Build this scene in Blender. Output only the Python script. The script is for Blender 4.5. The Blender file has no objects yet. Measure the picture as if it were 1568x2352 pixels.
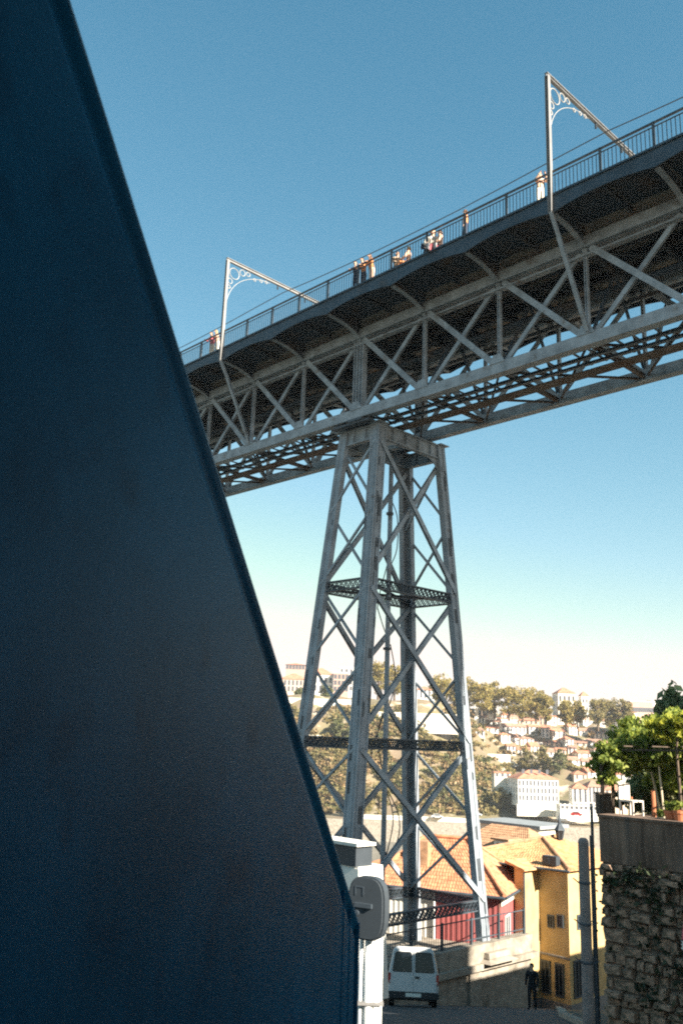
import bpy, bmesh, math, random
import numpy as np
from mathutils import Vector, Matrix
random.seed(7); RNG = np.random.default_rng(7)
SC = bpy.context.scene
COL = SC.collection

# ------------------------------------------------------------------ camera
FPX, PITCH, ROLL = 2033.69, 0.2483, 0.0365      # focal length measured for a picture 2352 high
cam = bpy.data.cameras.new('camera'); cam_o = bpy.data.objects.new('camera', cam); COL.objects.link(cam_o)
cam.sensor_fit = 'VERTICAL'; cam.sensor_height = 36.0; cam.sensor_width = 24.0
cam.lens = 36.0 * FPX / 2352.0
cam.clip_start = 0.05; cam.clip_end = 4000
cam.dof.use_dof = True; cam.dof.focus_distance = 46; cam.dof.aperture_fstop = 3.2
cp, sp, cr, sr = math.cos(PITCH), math.sin(PITCH), math.cos(ROLL), math.sin(ROLL)
ex = Vector((1, 0, 0)); ez = Vector((0, -sp, cp)); fw = Vector((0, cp, sp))
rt = ex * cr + ez * sr; up = ez * cr - ex * sr
cam_o.matrix_world = Matrix((( rt.x, up.x, -fw.x, 0), (rt.y, up.y, -fw.y, 0), (rt.z, up.z, -fw.z, 0), (0, 0, 0, 1)))
SC.camera = cam_o

# plan axes of the bridge: U runs along it (to the right and nearer), V across it (to the right and farther)
TH = 0.7646
O = (0.71038, 43.53844); U = (math.sin(TH), -math.cos(TH)); V = (math.cos(TH), math.sin(TH))
ZL = 16.33
def BW(u, v, z): return Vector((O[0] + U[0]*u + V[0]*v, O[1] + U[1]*u + V[1]*v, z))
def ray(x, y):
    a = (x - 784) / FPX; b = -(y - 1176) / FPX
    X = cr*a - sr*b; Z = sr*a + cr*b
    return Vector((X, cp - sp*Z, sp + cp*Z))
def at(x, y, D):
    r = ray(x, y); return r * (D / r.y)

# ------------------------------------------------------------------ light
EL = math.radians(30); DEL = math.radians(1.5)
SH = (U[0]*math.cos(DEL) + V[0]*math.sin(DEL), U[1]*math.cos(DEL) + V[1]*math.sin(DEL))
SUN = Vector((SH[0]*math.cos(EL), SH[1]*math.cos(EL), math.sin(EL)))
w = bpy.data.worlds.new('World'); SC.world = w; w.use_nodes = True
nt = w.node_tree; nt.nodes.clear()
sky = nt.nodes.new('ShaderNodeTexSky'); sky.sky_type = 'NISHITA'; sky.sun_disc = False
sky.sun_elevation = EL; sky.sun_rotation = math.atan2(SH[0], SH[1])
sky.altitude = 0; sky.air_density = 1.1; sky.dust_density = 0.4; sky.ozone_density = 1.0
bg = nt.nodes.new('ShaderNodeBackground'); bg.inputs[1].default_value = 0.055
wo = nt.nodes.new('ShaderNodeOutputWorld')
# colour response of the film: every channel of the sky gets its own contrast
sep = nt.nodes.new('ShaderNodeSeparateColor'); com = nt.nodes.new('ShaderNodeCombineColor'); nt.links.new(sky.outputs[0], sep.inputs[0])
for c_,(ex_,mu_) in enumerate(((1.40,.62),(0.96,1.10),(0.86,1.16))):
    pw_ = nt.nodes.new('ShaderNodeMath'); pw_.operation = 'POWER'; pw_.inputs[1].default_value = ex_
    mm_ = nt.nodes.new('ShaderNodeMath'); mm_.operation = 'MULTIPLY'; mm_.inputs[1].default_value = mu_
    cl_ = nt.nodes.new('ShaderNodeMath'); cl_.operation = 'MINIMUM'; cl_.inputs[1].default_value = 5.2      # the film's white point
    nt.links.new(sep.outputs[c_], cl_.inputs[0]); nt.links.new(cl_.outputs[0], pw_.inputs[0]); nt.links.new(pw_.outputs[0], mm_.inputs[0]); nt.links.new(mm_.outputs[0], com.inputs[c_])
nt.links.new(com.outputs[0], bg.inputs[0]); nt.links.new(bg.outputs[0], wo.inputs[0])
sl = bpy.data.lights.new('sun', 'SUN'); sl.energy = 4.8; sl.angle = math.radians(0.53); sl.color = (1.0, 0.92, 0.79)
so = bpy.data.objects.new('sun', sl); COL.objects.link(so)
so.rotation_euler = SUN.to_track_quat('Z', 'Y').to_euler()
SC.view_settings.view_transform = 'Standard'; SC.view_settings.look = 'None'
SC.view_settings.gamma = 1.0; SC.view_settings.exposure = 1.8; SC.view_settings.use_curve_mapping = False
SC.render.engine = 'CYCLES'
SC.cycles.filter_width = 2.0; SC.cycles.use_denoising = False

# ------------------------------------------------------------------ helpers
class MB:
    def __init__(s): s.v = []; s.f = []
    def add(s, vs, fs):
        n = len(s.v); s.v += [tuple(p) for p in vs]; s.f += [tuple(i + n for i in f) for f in fs]; return s
    def hexa(s, p):            # 8 points: bottom ring 0-3, top ring 4-7
        return s.add(p, [(3,2,1,0), (4,5,6,7), (0,1,5,4), (1,2,6,5), (2,3,7,6), (3,0,4,7)])
    def box(s, x0, x1, y0, y1, z0, z1):
        return s.hexa([(x0,y0,z0),(x1,y0,z0),(x1,y1,z0),(x0,y1,z0),(x0,y0,z1),(x1,y0,z1),(x1,y1,z1),(x0,y1,z1)])
    def ubox(s, u0, u1, v0, v1, z0, z1):      # box on the bridge axes, world coordinates
        c = [(u0,v0),(u1,v0),(u1,v1),(u0,v1)]
        return s.hexa([BW(u,v,z0) for u,v in c][::-1] + [BW(u,v,z1) for u,v in c][::-1])
    def prism(s, poly, f):     # closed 2-D polygon mapped by f(a, b, k), k = 0 or 1
        n = len(poly)
        return s.add([f(a,b,0) for a,b in poly] + [f(a,b,1) for a,b in poly],
              [tuple(range(n))[::-1], tuple(range(n, 2*n))] + [(i,(i+1)%n,n+(i+1)%n,n+i) for i in range(n)])
    def beam(s, p, q, prof, upv=(0,0,1)):
        p = Vector(p); q = Vector(q); d = (q-p).normalized(); upv = Vector(upv)
        if abs(d.dot(upv)) > 0.98: upv = Vector((U[0],U[1],0)) if abs(d.z) > .9 else Vector((0,0,1))
        x = d.cross(upv).normalized(); y = x.cross(d)
        for poly in PROF(prof):
            s.prism(poly, lambda a,b,k: (q if k else p) + x*a + y*b)
        return s
    def tube(s, pts, r, n=6, cap=True):
        pts = [Vector(p) for p in pts]; m = len(pts)
        rs = r if isinstance(r, (list,tuple)) else [r]*m
        base = len(s.v); px = None
        for i, p in enumerate(pts):
            d = (pts[min(i+1,m-1)] - pts[max(i-1,0)]).normalized()
            if px is None: px = d.orthogonal().normalized()
            px = (px - d*px.dot(d)).normalized(); py = d.cross(px)
            for k in range(n):
                a = 2*math.pi*k/n; s.v.append(tuple(p + (px*math.cos(a) + py*math.sin(a))*rs[i]))
        for i in range(m-1):
            for k in range(n):
                s.f.append((base+i*n+k, base+i*n+(k+1)%n, base+(i+1)*n+(k+1)%n, base+(i+1)*n+k))
        if cap:
            s.f.append(tuple(base+k for k in range(n))[::-1]); s.f.append(tuple(base+(m-1)*n+k for k in range(n)))
        return s
    def lathe(s, prof, n=12, c=(0,0,0)):
        base = len(s.v)
        for r,z in prof:
            for k in range(n):
                a = 2*math.pi*k/n; s.v.append((c[0]+r*math.cos(a), c[1]+r*math.sin(a), c[2]+z))
        for i in range(len(prof)-1):
            for k in range(n): s.f.append((base+i*n+k, base+i*n+(k+1)%n, base+(i+1)*n+(k+1)%n, base+(i+1)*n+k))
        s.f.append(tuple(base+k for k in range(n))[::-1]); s.f.append(tuple(base+(len(prof)-1)*n+k for k in range(n)))
        return s
    def ring(s, c, ax, ay, R, r, n=14, a0=0, a1=2*math.pi):
        c = Vector(c); pts = [c + ax*(R*math.cos(a0+(a1-a0)*i/n)) + ay*(R*math.sin(a0+(a1-a0)*i/n)) for i in range(n+1)]
        return s.tube(pts, r, 5)
def rect(a0,a1,b0,b1): return [(a0,b0),(a1,b0),(a1,b1),(a0,b1)]
def PROF(pr):
    k = pr[0]
    if k == 'box': w,h = pr[1:]; return [rect(-w/2,w/2,-h/2,h/2)]
    if k == 'I':   # flanges in b direction
        w,h,t = pr[1:]; return [rect(-w/2,w/2,h/2-t,h/2), rect(-w/2,w/2,-h/2,-h/2+t), rect(-t/2,t/2,-h/2+t,h/2-t)]
    if k == 'H':   # flanges in a direction
        w,h,t = pr[1:]; return [rect(w/2-t,w/2,-h/2,h/2), rect(-w/2,-w/2+t,-h/2,h/2), rect(-w/2+t,w/2-t,-t/2,t/2)]
    if k == 'C':
        w,h,t = pr[1:]; return [[(-w/2,-h/2),(w/2,-h/2),(w/2,-h/2+t),(-w/2+t,-h/2+t),(-w/2+t,h/2-t),(w/2,h/2-t),(w/2,h/2),(-w/2,h/2)]]
    if k == 'D':   # two angles side by side
        w,h,t = pr[1:]; return [rect(-w/2,-t/2,-h/2,-h/2+.03)+[], rect(-w/2,-w/2+.03,-h/2+.03,h/2), rect(t/2,w/2,-h/2,-h/2+.03), rect(w/2-.03,w/2,-h/2+.03,h/2)]

def link(name, me, parent=None, mat=None):
    o = bpy.data.objects.new(name, me); COL.objects.link(o)
    if parent: o.parent = parent
    if mat and me: me.materials.append(mat)
    return o
def obj(name, mb, mat, parent=None, local=False, smooth=False, kind=None):
    me = bpy.data.meshes.new(name)
    vs = mb.v
    if parent is not None and not local:
        a = np.array(parent['wl']); vs = (np.array(vs) - a).tolist()
    me.from_pydata(vs, [], mb.f); me.update()
    if smooth: me.polygons.foreach_set('use_smooth', [True]*len(me.polygons))
    o = link(name, me, parent, mat)
    if kind: o['kind'] = kind
    if parent is not None: o['wl'] = parent['wl']
    return o
def thing(name, label, cat, loc=(0,0,0), rotz=0, group=None):
    o = bpy.data.objects.new(name, None); COL.objects.link(o); o.location = loc; o.rotation_euler = (0,0,rotz)
    o.empty_display_size = .2
    o['wl'] = list(loc); tag(o, label, cat, group); return o
def tag(o, label=None, cat=None, group=None, kind=None):
    if label: o['label'] = label
    if cat: o['category'] = cat
    if group: o['group'] = group
    if kind: o['kind'] = kind
    return o
def single(name, mb, mat, label, cat, loc, group=None, smooth=False):   # a thing that is one mesh
    o = obj(name, mb, mat, None, True, smooth)
    l = Vector(loc)
    for v in o.data.vertices: v.co -= l
    o.location = l
    return tag(o, label, cat, group)

# ------------------------------------------------------------------ materials
def mat(name, col, rough=.7, var=.15, scale=3.0, metal=0.0, spec=.4, bump=0.0, bscale=20, col2=None, stretch=(1,1,1), island=0.0, trans=0.0, contrast=(.35,.65), dirt=None):
    m = bpy.data.materials.new(name); m.use_nodes = True; n = m.node_tree; N = n.nodes; L = n.links
    b = N['Principled BSDF']; b.inputs['Roughness'].default_value = rough; b.inputs['Metallic'].default_value = metal
    b.inputs['Specular IOR Level'].default_value = spec
    tc = N.new('ShaderNodeTexCoord'); mp = N.new('ShaderNodeMapping'); mp.inputs['Scale'].default_value = stretch
    L.new(tc.outputs['Object'], mp.inputs[0])
    nz = N.new('ShaderNodeTexNoise'); nz.inputs['Scale'].default_value = scale; nz.inputs['Detail'].default_value = 6; nz.inputs['Roughness'].default_value = .62
    L.new(mp.outputs[0], nz.inputs[0])
    cr_ = N.new('ShaderNodeValToRGB'); L.new(nz.outputs[0], cr_.inputs[0])
    c1 = [max(0,c*(1-var)) for c in col]; c2 = col2 if col2 else [min(1,c*(1+var)) for c in col]
    cr_.color_ramp.elements[0].position = contrast[0]; cr_.color_ramp.elements[1].position = contrast[1]
    cr_.color_ramp.elements[0].color = (*c1,1); cr_.color_ramp.elements[1].color = (*c2,1)
    out = cr_.outputs[0]
    if dirt:
        d = N.new('ShaderNodeTexNoise'); d.inputs['Scale'].default_value = dirt[1]; d.inputs['Detail'].default_value = 8; L.new(mp.outputs[0], d.inputs[0])
        rr = N.new('ShaderNodeValToRGB'); rr.color_ramp.elements[0].position = dirt[2]; rr.color_ramp.elements[1].position = dirt[2]+dirt[3]; L.new(d.outputs[0], rr.inputs[0])
        mx = N.new('ShaderNodeMix'); mx.data_type = 'RGBA'; mx.inputs[7].default_value = (*dirt[0],1)
        L.new(rr.outputs[0], mx.inputs[0]); L.new(out, mx.inputs[6]); out = mx.outputs[2]
    if island:
        g = N.new('ShaderNodeNewGeometry'); hs = N.new('ShaderNodeHueSaturation')
        ma = N.new('ShaderNodeMapRange'); ma.inputs[3].default_value = 1-island; ma.inputs[4].default_value = 1+island
        L.new(g.outputs['Random Per Island'], ma.inputs[0]); L.new(ma.outputs[0], hs.inputs['Value'])
        mb_ = N.new('ShaderNodeMapRange'); mb_.inputs[3].default_value = .5+.05*island; mb_.inputs[4].default_value = .5-.05*island
        L.new(g.outputs['Random Per Island'], mb_.inputs[0]); L.new(mb_.outputs[0], hs.inputs['Hue'])
        L.new(out, hs.inputs['Color']); out = hs.outputs[0]
    L.new(out, b.inputs['Base Color'])
    if bump:
        nb = N.new('ShaderNodeTexNoise'); nb.inputs['Scale'].default_value = bscale; nb.inputs['Detail'].default_value = 5; L.new(mp.outputs[0], nb.inputs[0])
        bp = N.new('ShaderNodeBump'); bp.inputs['Strength'].default_value = bump; bp.inputs['Distance'].default_value = .05
        L.new(nb.outputs[0], bp.inputs['Height']); L.new(bp.outputs[0], b.inputs['Normal'])
    if trans:
        t = N.new('ShaderNodeBsdfTranslucent'); L.new(out, t.inputs[0]); ms = N.new('ShaderNodeMixShader'); ms.inputs[0].default_value = trans
        o = N['Material Output']; L.new(b.outputs[0], ms.inputs[1]); L.new(t.outputs[0], ms.inputs[2]); L.new(ms.outputs[0], o.inputs[0])
    return m
M = {}
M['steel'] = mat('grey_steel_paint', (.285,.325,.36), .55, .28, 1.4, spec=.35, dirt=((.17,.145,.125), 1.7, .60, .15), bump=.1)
M['legsteel'] = mat('leg_steel_paint', (.265,.298,.33), .55, .2, 1.2, spec=.35, dirt=((.16,.14,.125), 2.2, .64, .12), bump=.15, bscale=9)
M['primer'] = mat('dark_primer', (.07,.08,.09), .6, .2, 3)
M['under'] = mat('weathered_shade_dark_underside', (.028,.044,.060), .75, .3, 1.6, dirt=((.07,.05,.035), 1.1, .5, .2))  # deep shade below the deck is painted in as a dark blue base
M['rust'] = mat('rusty_plate', (.13,.10,.08), .85, .3, 1.3, dirt=((.1,.055,.03), .8, .52, .12))
M['dark'] = mat('dark_blue_steel', (.055,.07,.085), .5, .25, 1.5)
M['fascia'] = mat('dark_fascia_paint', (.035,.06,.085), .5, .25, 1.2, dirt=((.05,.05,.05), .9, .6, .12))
M['mast'] = mat('mast_paint', (.22,.215,.21), .5, .12, 2)
M['scroll'] = mat('scroll_paint', (.34,.325,.30), .5, .1, 2)
M['wire'] = mat('wire', (.08,.08,.085), .6, .1, 2)
M['deckc'] = mat('deck_concrete', (.24,.225,.2), .9, .2, 1)
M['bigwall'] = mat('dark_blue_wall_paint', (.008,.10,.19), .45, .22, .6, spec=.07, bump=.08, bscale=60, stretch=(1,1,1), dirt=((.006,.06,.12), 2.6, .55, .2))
M['rim_glint'] = mat('rim_painted_highlight', (.22,.40,.55), .4, .2, 2, spec=.5)  # paler blue puts the sky's highlight along the edge into the colour
M['white'] = mat('whitewash', (.78,.75,.68), .85, .08, 1.2, dirt=((.45,.42,.36), 1.4, .6, .25))
M['whitep'] = mat('white_paint', (.80,.79,.75), .5, .05, 3)
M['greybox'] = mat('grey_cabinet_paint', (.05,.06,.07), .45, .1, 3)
M['stone'] = mat('granite', (.29,.25,.20), .9, .25, 2.2, bump=.4, bscale=12, dirt=((.14,.12,.09), 1.2, .56, .2))
M['rubble'] = mat('rubble_stone', (.42,.27,.185), .95, .4, 3.0, bump=.7, bscale=15, dirt=((.07,.075,.05), 2.1, .52, .15))
M['mortar'] = mat('old_mortar', (.13,.11,.09), .95, .3, 4, bump=.5)
M['render'] = mat('old_render', (.17,.112,.08), .92, .5, 1.5, stretch=(2.5,2.5,.3), bump=.3, dirt=((.11,.10,.09), 1.3, .55, .2))
M['asphalt'] = mat('street_setts', (.05,.05,.052), .9, .4, 5, bump=.4, bscale=12)
M['terr'] = mat('bank_soil', (.085,.09,.085), .95, .4, .12, col2=(.06,.075,.05), bump=.2)
M['hill'] = mat('hill_soil', (.27,.20,.13), .95, .3, .11, col2=(.17,.145,.075), dirt=((.46,.37,.28), .13, .57, .10), contrast=(.40,.60))
M['water'] = mat('river_water', (.03,.05,.05), .08, .1, .5, spec=.5, bump=.15, bscale=2)
M['vanw'] = mat('van_white_paint', (.52,.52,.51), .3, .04, 2, spec=.5)
M['black'] = mat('black_rubber', (.02,.02,.022), .6, .1, 5)
M['glass'] = mat('dark_glass', (.012,.018,.025), .12, .05, 2, spec=.35)
M['redlamp'] = mat('red_lens', (.35,.02,.015), .25, .1, 5)
M['plate'] = mat('number_plate', (.7,.68,.6), .5, .05, 5)
M['wood'] = mat('dark_wood', (.07,.05,.035), .85, .3, 6)
M['pale_wood'] = mat('bleached_wood', (.5,.42,.3), .85, .2, 6)
M['pot'] = mat('terracotta_pot', (.42,.15,.07), .8, .15, 6)
M['tile'] = mat('terracotta_tile', (.52,.22,.115), .85, .34, 3.0, dirt=((.30,.17,.10), 2.0, .58, .15))
M['tile_o'] = mat('ochre_tile', (.56,.32,.15), .85, .32, 3.0, dirt=((.30,.2,.1), 2.0, .60, .15))
M['tile_b'] = mat('brown_tile', (.40,.23,.13), .85, .3, 3.0)
M['redcl'] = mat('red_corrugated', (.33,.085,.08), .8, .15, 1.5)
M['whitecl'] = mat('white_corrugated', (.66,.60,.52), .7, .1, 1.5)
M['yellow'] = mat('ochre_render', (.50,.355,.165), .9, .16, 1.0, dirt=((.45,.28,.09), 1.1, .62, .2))
M['grey'] = mat('grey_concrete', (.21,.20,.19), .9, .2, 2.5, bump=.2, dirt=((.12,.115,.11), 1.8, .6, .2))
M['postc'] = mat('old_post_concrete', (.24,.205,.19), .9, .25, 3, bump=.3, dirt=((.13,.11,.10), 2.2, .56, .2))
M['zinc'] = mat('zinc_roof', (.25,.26,.26), .6, .1, 2)
for k,c in dict(w1=(.80,.77,.70), w2=(.72,.66,.55), w3=(.66,.58,.50), w4=(.62,.47,.36), w5=(.74,.70,.66), w6=(.45,.30,.24)).items():
    M[k] = mat('far_wall_'+k, c, .9, .08, .4)
M['froof'] = mat('far_roof_red', (.46,.20,.12), .9, .2, .5)
M['froof2'] = mat('far_roof_brown', (.36,.20,.14), .9, .2, .5)
M['fglass'] = mat('far_window', (.10,.10,.11), .3, .2, .5)
def leafm(name, c, isl=.45, tr=.3): return mat(name, c, .6, .25, .5, spec=.3, island=isl, trans=tr)
M['leaf_top'] = leafm('yellow_green_foliage', (.34,.275,.085), .4, .45)
M['leaf_dk'] = leafm('dark_foliage', (.15,.155,.06), .4, .4)
M['leaf_scrub'] = leafm('scrub_foliage', (.28,.235,.095), .4, .45)
M['leaf_vine'] = leafm('vine_foliage', (.25,.30,.06), .55, .5)
M['leaf_bri'] = leafm('bright_vine_foliage', (.48,.50,.07), .35, .5)
M['leaf_con'] = leafm('conifer_foliage', (.25,.31,.155), .45, .5)
M['leaf_ivy'] = leafm('ivy_foliage', (.03,.045,.02), .5, .15)
M['bark'] = mat('bark', (.12,.085,.06), .95, .3, 6)
M['skin'] = mat('skin', (.60,.36,.25), .6, .05, 5)
for k,c in dict(pink=(.65,.16,.18), cream=(.80,.74,.64), navy=(.03,.04,.08), black=(.02,.02,.022), orange=(.70,.30,.12), tan=(.55,.40,.27), blue=(.10,.16,.30), grey=(.3,.3,.31), peach=(.78,.50,.36)).items():
    M['c_'+k] = mat('cloth_'+k, c, .9, .1, 8)
for k,c in dict(brown=(.10,.05,.025), blond=(.42,.28,.12), dark=(.02,.015,.012)).items(): M['h_'+k] = mat('hair_'+k, c, .7, .2, 20)

# ------------------------------------------------------------------ ground
def gz(y):
    if y < 32: return -1.6 - .2156*y
    if y < 52: return -8.5 - .255*(y-32)
    return max(-34, -13.6 - .46*(y-52))
def grid(xs, ys, fz):
    mb = MB(); nx = len(xs)
    for y in ys:
        for x in xs: mb.v.append((x, y, fz(x,y)))
    for j in range(len(ys)-1):
        for i in range(nx-1): mb.f.append((j*nx+i, j*nx+i+1, (j+1)*nx+i+1, (j+1)*nx+i))
    return mb
ys = list(np.linspace(-40, 31, 30)) + list(np.linspace(32, 100, 50))
tag(obj('ground', grid(list(np.linspace(-160,160,60)), ys, lambda x,y: gz(y)-.02), M['terr'], smooth=True), kind='structure')
# the street: a paved band that runs down past the van and round the pier
smb = MB()
yy = [-10 + 2*i for i in range(30)]
for y in yy:
    xc = .4 + .11*max(0,y) + (max(0,y-30)*.12)
    for dx in (-3.2,-1.6,0,1.6,3.2): smb.v.append((xc+dx+.3, y, gz(y)+.012))
for j in range(len(yy)-1):
    for i in range(4): smb.f.append((j*5+i, j*5+i+1, (j+1)*5+i+1, (j+1)*5+i))
tag(obj('street', smb, M['asphalt'], smooth=True), kind='structure')
kmb = MB()
for y0,y1 in zip(yy[:-1],yy[1:]):
    f = lambda y: .4+.11*max(0,y)+(max(0,y-30)*.12)+.3+3.2
    kmb.hexa([(f(y0),y0,gz(y0)-.1),(f(y0)+.25,y0,gz(y0)-.1),(f(y1)+.25,y1,gz(y1)-.1),(f(y1),y1,gz(y1)-.1),
              (f(y0),y0,gz(y0)+.13),(f(y0)+.25,y0,gz(y0)+.13),(f(y1)+.25,y1,gz(y1)+.13),(f(y1),y1,gz(y1)+.13)])
tag(obj('kerb', kmb, M['stone']), kind='structure')
tag(obj('river', grid(list(np.linspace(-700,700,8)), [94,150,210,260,312], lambda x,y: -33.0), M['water']), kind='structure')
# far bank
QY = 310.0
def sm(t): t = max(0,min(1,t)); return t*t*(3-2*t)
from mathutils import noise as MN
def nz2(x,y): return math.sin(x*.061+1.3)*math.cos(y*.083+.4)*.6 + math.sin(x*.17+y*.11)*.3 + math.sin(x*.39-y*.31)*.15
def hz(x, y):
    s = y - QY
    if s < 0: return -34
    r = sm((x-35)/50)                      # 0 = cliff, 1 = gentle slope with houses
    top = 16.5 - 3.2*sm((x-10)/110)
    z = -27.0
    wdt = 62 + 60*r
    t = max(0,min(1,(s-22)/wdt))
    z += (top+27)*((1-r)*(sm(t)*.75+t*.25) + r*(t*.9+sm(t)*.1))
    z += nz2(x,y)*4.0*sm((s-24)/15)*sm((wdt+26-s)/20)
    k = sm((s-24)/12)*sm((wdt+40-s)/25)
    z += k*(MN.fractal(Vector((x*.07,y*.07,0)),1.0,2.0,4)*2.6*(1-.6*r))
    z += max(0, s-150)*.006
    return z
tag(obj('hillside', grid(list(np.arange(-60,-10,5.0))+list(np.arange(-10,130,1.6))+list(np.arange(130,330,6.0)), list(np.arange(QY, QY+130, 1.6))+list(np.arange(QY+131,QY+190,4))+[QY+260,QY+420,QY+900], hz), M['hill'], smooth=True), kind='structure')
tag(obj('distant_land', grid(list(np.linspace(-1500,1800,6)), [QY+150,QY+600,QY+1500,QY+2600], lambda x,y: -40 if y<QY+200 else 9.0), M['hill']), kind='structure')
def hit(x, y, y0=QY+2):
    r = ray(x, y); d = y0
    while d < QY+800:
        p = r*(d/r.y)
        if p.z <= hz(p.x, p.y): return p
        d += .5
    return r*((QY+160)/r.y)
qw = MB().box(-150, 330, QY-1.2, QY, -35, -26.4)
single('quay_wall', qw, M['stone'], 'long pale stone quay wall at the foot of the far hillside', 'wall', (0,QY,-35))

# ------------------------------------------------------------------ bridge
P = 4.0686*1.1; W = 4.94; DV = 2.55; I0, I1 = -10, 15
BR = thing('truss_bridge', 'high iron truss bridge with a railed deck crossing the sky', 'bridge', tuple(BW(0,0,ZL)))
def part(name, mb, m, par=None, **k): return obj(name, mb, m, par or BR, **k)
UL, UR = I0*P, I1*P
ZC0, ZC1 = ZL+4.22, ZL+4.78         # upper chord
ZD = ZL+5.50                        # walkway level
for v in (0, W):
    part('lower_chord', MB().beam(BW(UL,v,ZL), BW(UR,v,ZL), ('H',.44,.50,.05)).ubox(UL,UR,v-.24,v+.24,ZL-.29,ZL-.253), M['steel'])
    part('upper_chord', MB().beam(BW(UL,v,(ZC0+ZC1)/2), BW(UR,v,(ZC0+ZC1)/2), ('H',.40,.50,.05)).ubox(UL,UR,v-.27,v+.27,ZC0-.02,ZC0+.025), M['steel'])
    part('chord_flange', MB().ubox(UL,UR,v-.16,v+.16,ZC0-.36,ZC0-.28), M['steel'])
def mem(name, a, b, prof, m='steel', upv=None, par=None):
    return part(name, MB().beam(a, b, prof, upv or (V[0],V[1],0)), M[m], par)
for v in (0, W):
    s = -1 if v == 0 else 1
    for i in range(I0, I1):
        u0, u1 = i*P, (i+1)*P
        g0 = .45 if i else .55
        mem('diagonal', BW(u0+.30,v+.09*s,ZC0-.05), BW(u1-.22,v+.09*s,ZL+.24), ('C',.27,.12,.03))
        mem('diagonal', BW(u1-.30,v-.09*s,ZC0-.05), BW(u0+.22,v-.09*s,ZL+.24), ('C',.22,.12,.03))
        if i != 0: mem('post', BW(u0,v,ZL+.25), BW(u0,v,ZC0-.02), ('H',.13,.2,.03))
        else:
            mem('pier_post', BW(-.21,v,ZL+.25), BW(-.21,v,ZC0-.02), ('H',.26,.34,.05)); mem('pier_post', BW(.21,v,ZL+.25), BW(.21,v,ZC0-.02), ('H',.26,.34,.05))
        # gusset plates at the nodes
        part('gusset', MB().prism([(-.42,.2),(.42,.2),(.2,.62),(-.2,.62)], lambda a,b,k: BW(u0+a, v+s*(.235+.02*k), ZL+b)), M['steel'])
        # curved cantilever bracket
        n = 9; arc = []
        for k in range(n+1):
            t = k/n*math.pi/2; arc.append((DV-.12 - (DV-.12)*math.sin(t), ZL+3.98+.80*math.cos(t)))
        b = MB()
        for (d0,z0),(d1,z1) in zip(arc[:-1],arc[1:]):
            for (ha,hb,th) in ((-.11,.11,.045),):
                pa=[BW(u0+ha,v+s*d0,z0),BW(u0+hb,v+s*d0,z0),BW(u0+hb,v+s*d1,z1),BW(u0+ha,v+s*d1,z1)]
                dn = Vector((0,0,-1)) if True else None
                nrm = (Vector(BW(0,s*d1,z1))-Vector(BW(0,s*d0,z0))).cross(Vector((U[0],U[1],0))).normalized()
                if nrm.z > 0: nrm = -nrm
                b.hexa([p+nrm*th for p in pa]+pa)
        part('bracket', b, M['steel'])
        wb = MB(); poly = [(d,z+.01) for d,z in arc] + [(0.02,ZD-.22),(DV-.12,ZD-.22)]
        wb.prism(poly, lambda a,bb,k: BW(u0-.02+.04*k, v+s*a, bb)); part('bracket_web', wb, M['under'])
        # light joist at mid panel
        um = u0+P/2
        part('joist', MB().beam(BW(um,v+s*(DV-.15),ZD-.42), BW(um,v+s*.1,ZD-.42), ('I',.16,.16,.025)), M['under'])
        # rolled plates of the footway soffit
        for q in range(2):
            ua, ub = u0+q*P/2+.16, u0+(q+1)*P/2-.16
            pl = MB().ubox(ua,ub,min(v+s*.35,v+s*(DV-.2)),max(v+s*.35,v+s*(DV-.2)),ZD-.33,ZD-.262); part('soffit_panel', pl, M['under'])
    # fascia with a shallow arch over every panel
    fb = MB()
    for i in range(I0, I1):
        n = 8
        for k in range(n):
            a0, a1 = k/n, (k+1)/n
            f = lambda a: ZL+4.74 + .24*math.sin(math.pi*a)**.8
            vv = [v+s*(DV-.03), v+s*(DV+.03)]
            c = [((i+a0)*P, vv[0]), ((i+a1)*P, vv[0]), ((i+a1)*P, vv[1]), ((i+a0)*P, vv[1])]
            if s < 0: c = c[::-1]
            zb = [f((u/P-i)) for u,_ in c]
            fb.hexa([BW(u,x,z) for (u,x),z in zip(c,zb)] + [BW(u,x,ZD) for u,x in c])
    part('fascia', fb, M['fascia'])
    e0, e1 = sorted((v+s*(DV-.1), v+s*(DV+.10)))
    part('fascia_moulding', MB().ubox(UL,UR,e0,e1,ZD+.003,ZD+.07), M['fascia'])
    # railing
    vr = v+s*DV
    part('top_rail', MB().beam(BW(UL,vr,ZD+1.16), BW(UR,vr,ZD+1.16), ('box',.09,.06)), M['dark'])
    part('middle_rail', MB().beam(BW(UL,vr,ZD+.98), BW(UR,vr,ZD+.98), ('box',.04,.035)), M['dark'])
    part('bottom_rail', MB().beam(BW(UL,vr,ZD+.14), BW(UR,vr,ZD+.14), ('box',.04,.035)), M['dark'])
    bal = MB()
    for i in range(I0*2, I1*2):
        u0 = i*P/2
        part('rail_post', MB().ubox(u0-.045,u0+.045,vr-.045,vr+.045,ZD+.07,ZD+1.2), M['dark'])
        for k in range(1, 13):
            uu = u0+k*P/2/13
            bal.ubox(uu-.013,uu+.013,vr-.013,vr+.013,ZD+.15,ZD+.97)
    part('balusters', bal, M['dark'], kind='stuff')
part('deck', MB().ubox(UL,UR,-DV+.04,W+DV-.04,ZD-.26,ZD-.01), M['deckc'])
for v in (.95, 1.9, W-1.9, W-.95):
    part('stringer', MB().beam(BW(UL,v,ZD-.45), BW(UR,v,ZD-.45), ('I',.2,.36,.03)), M['under'])
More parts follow.
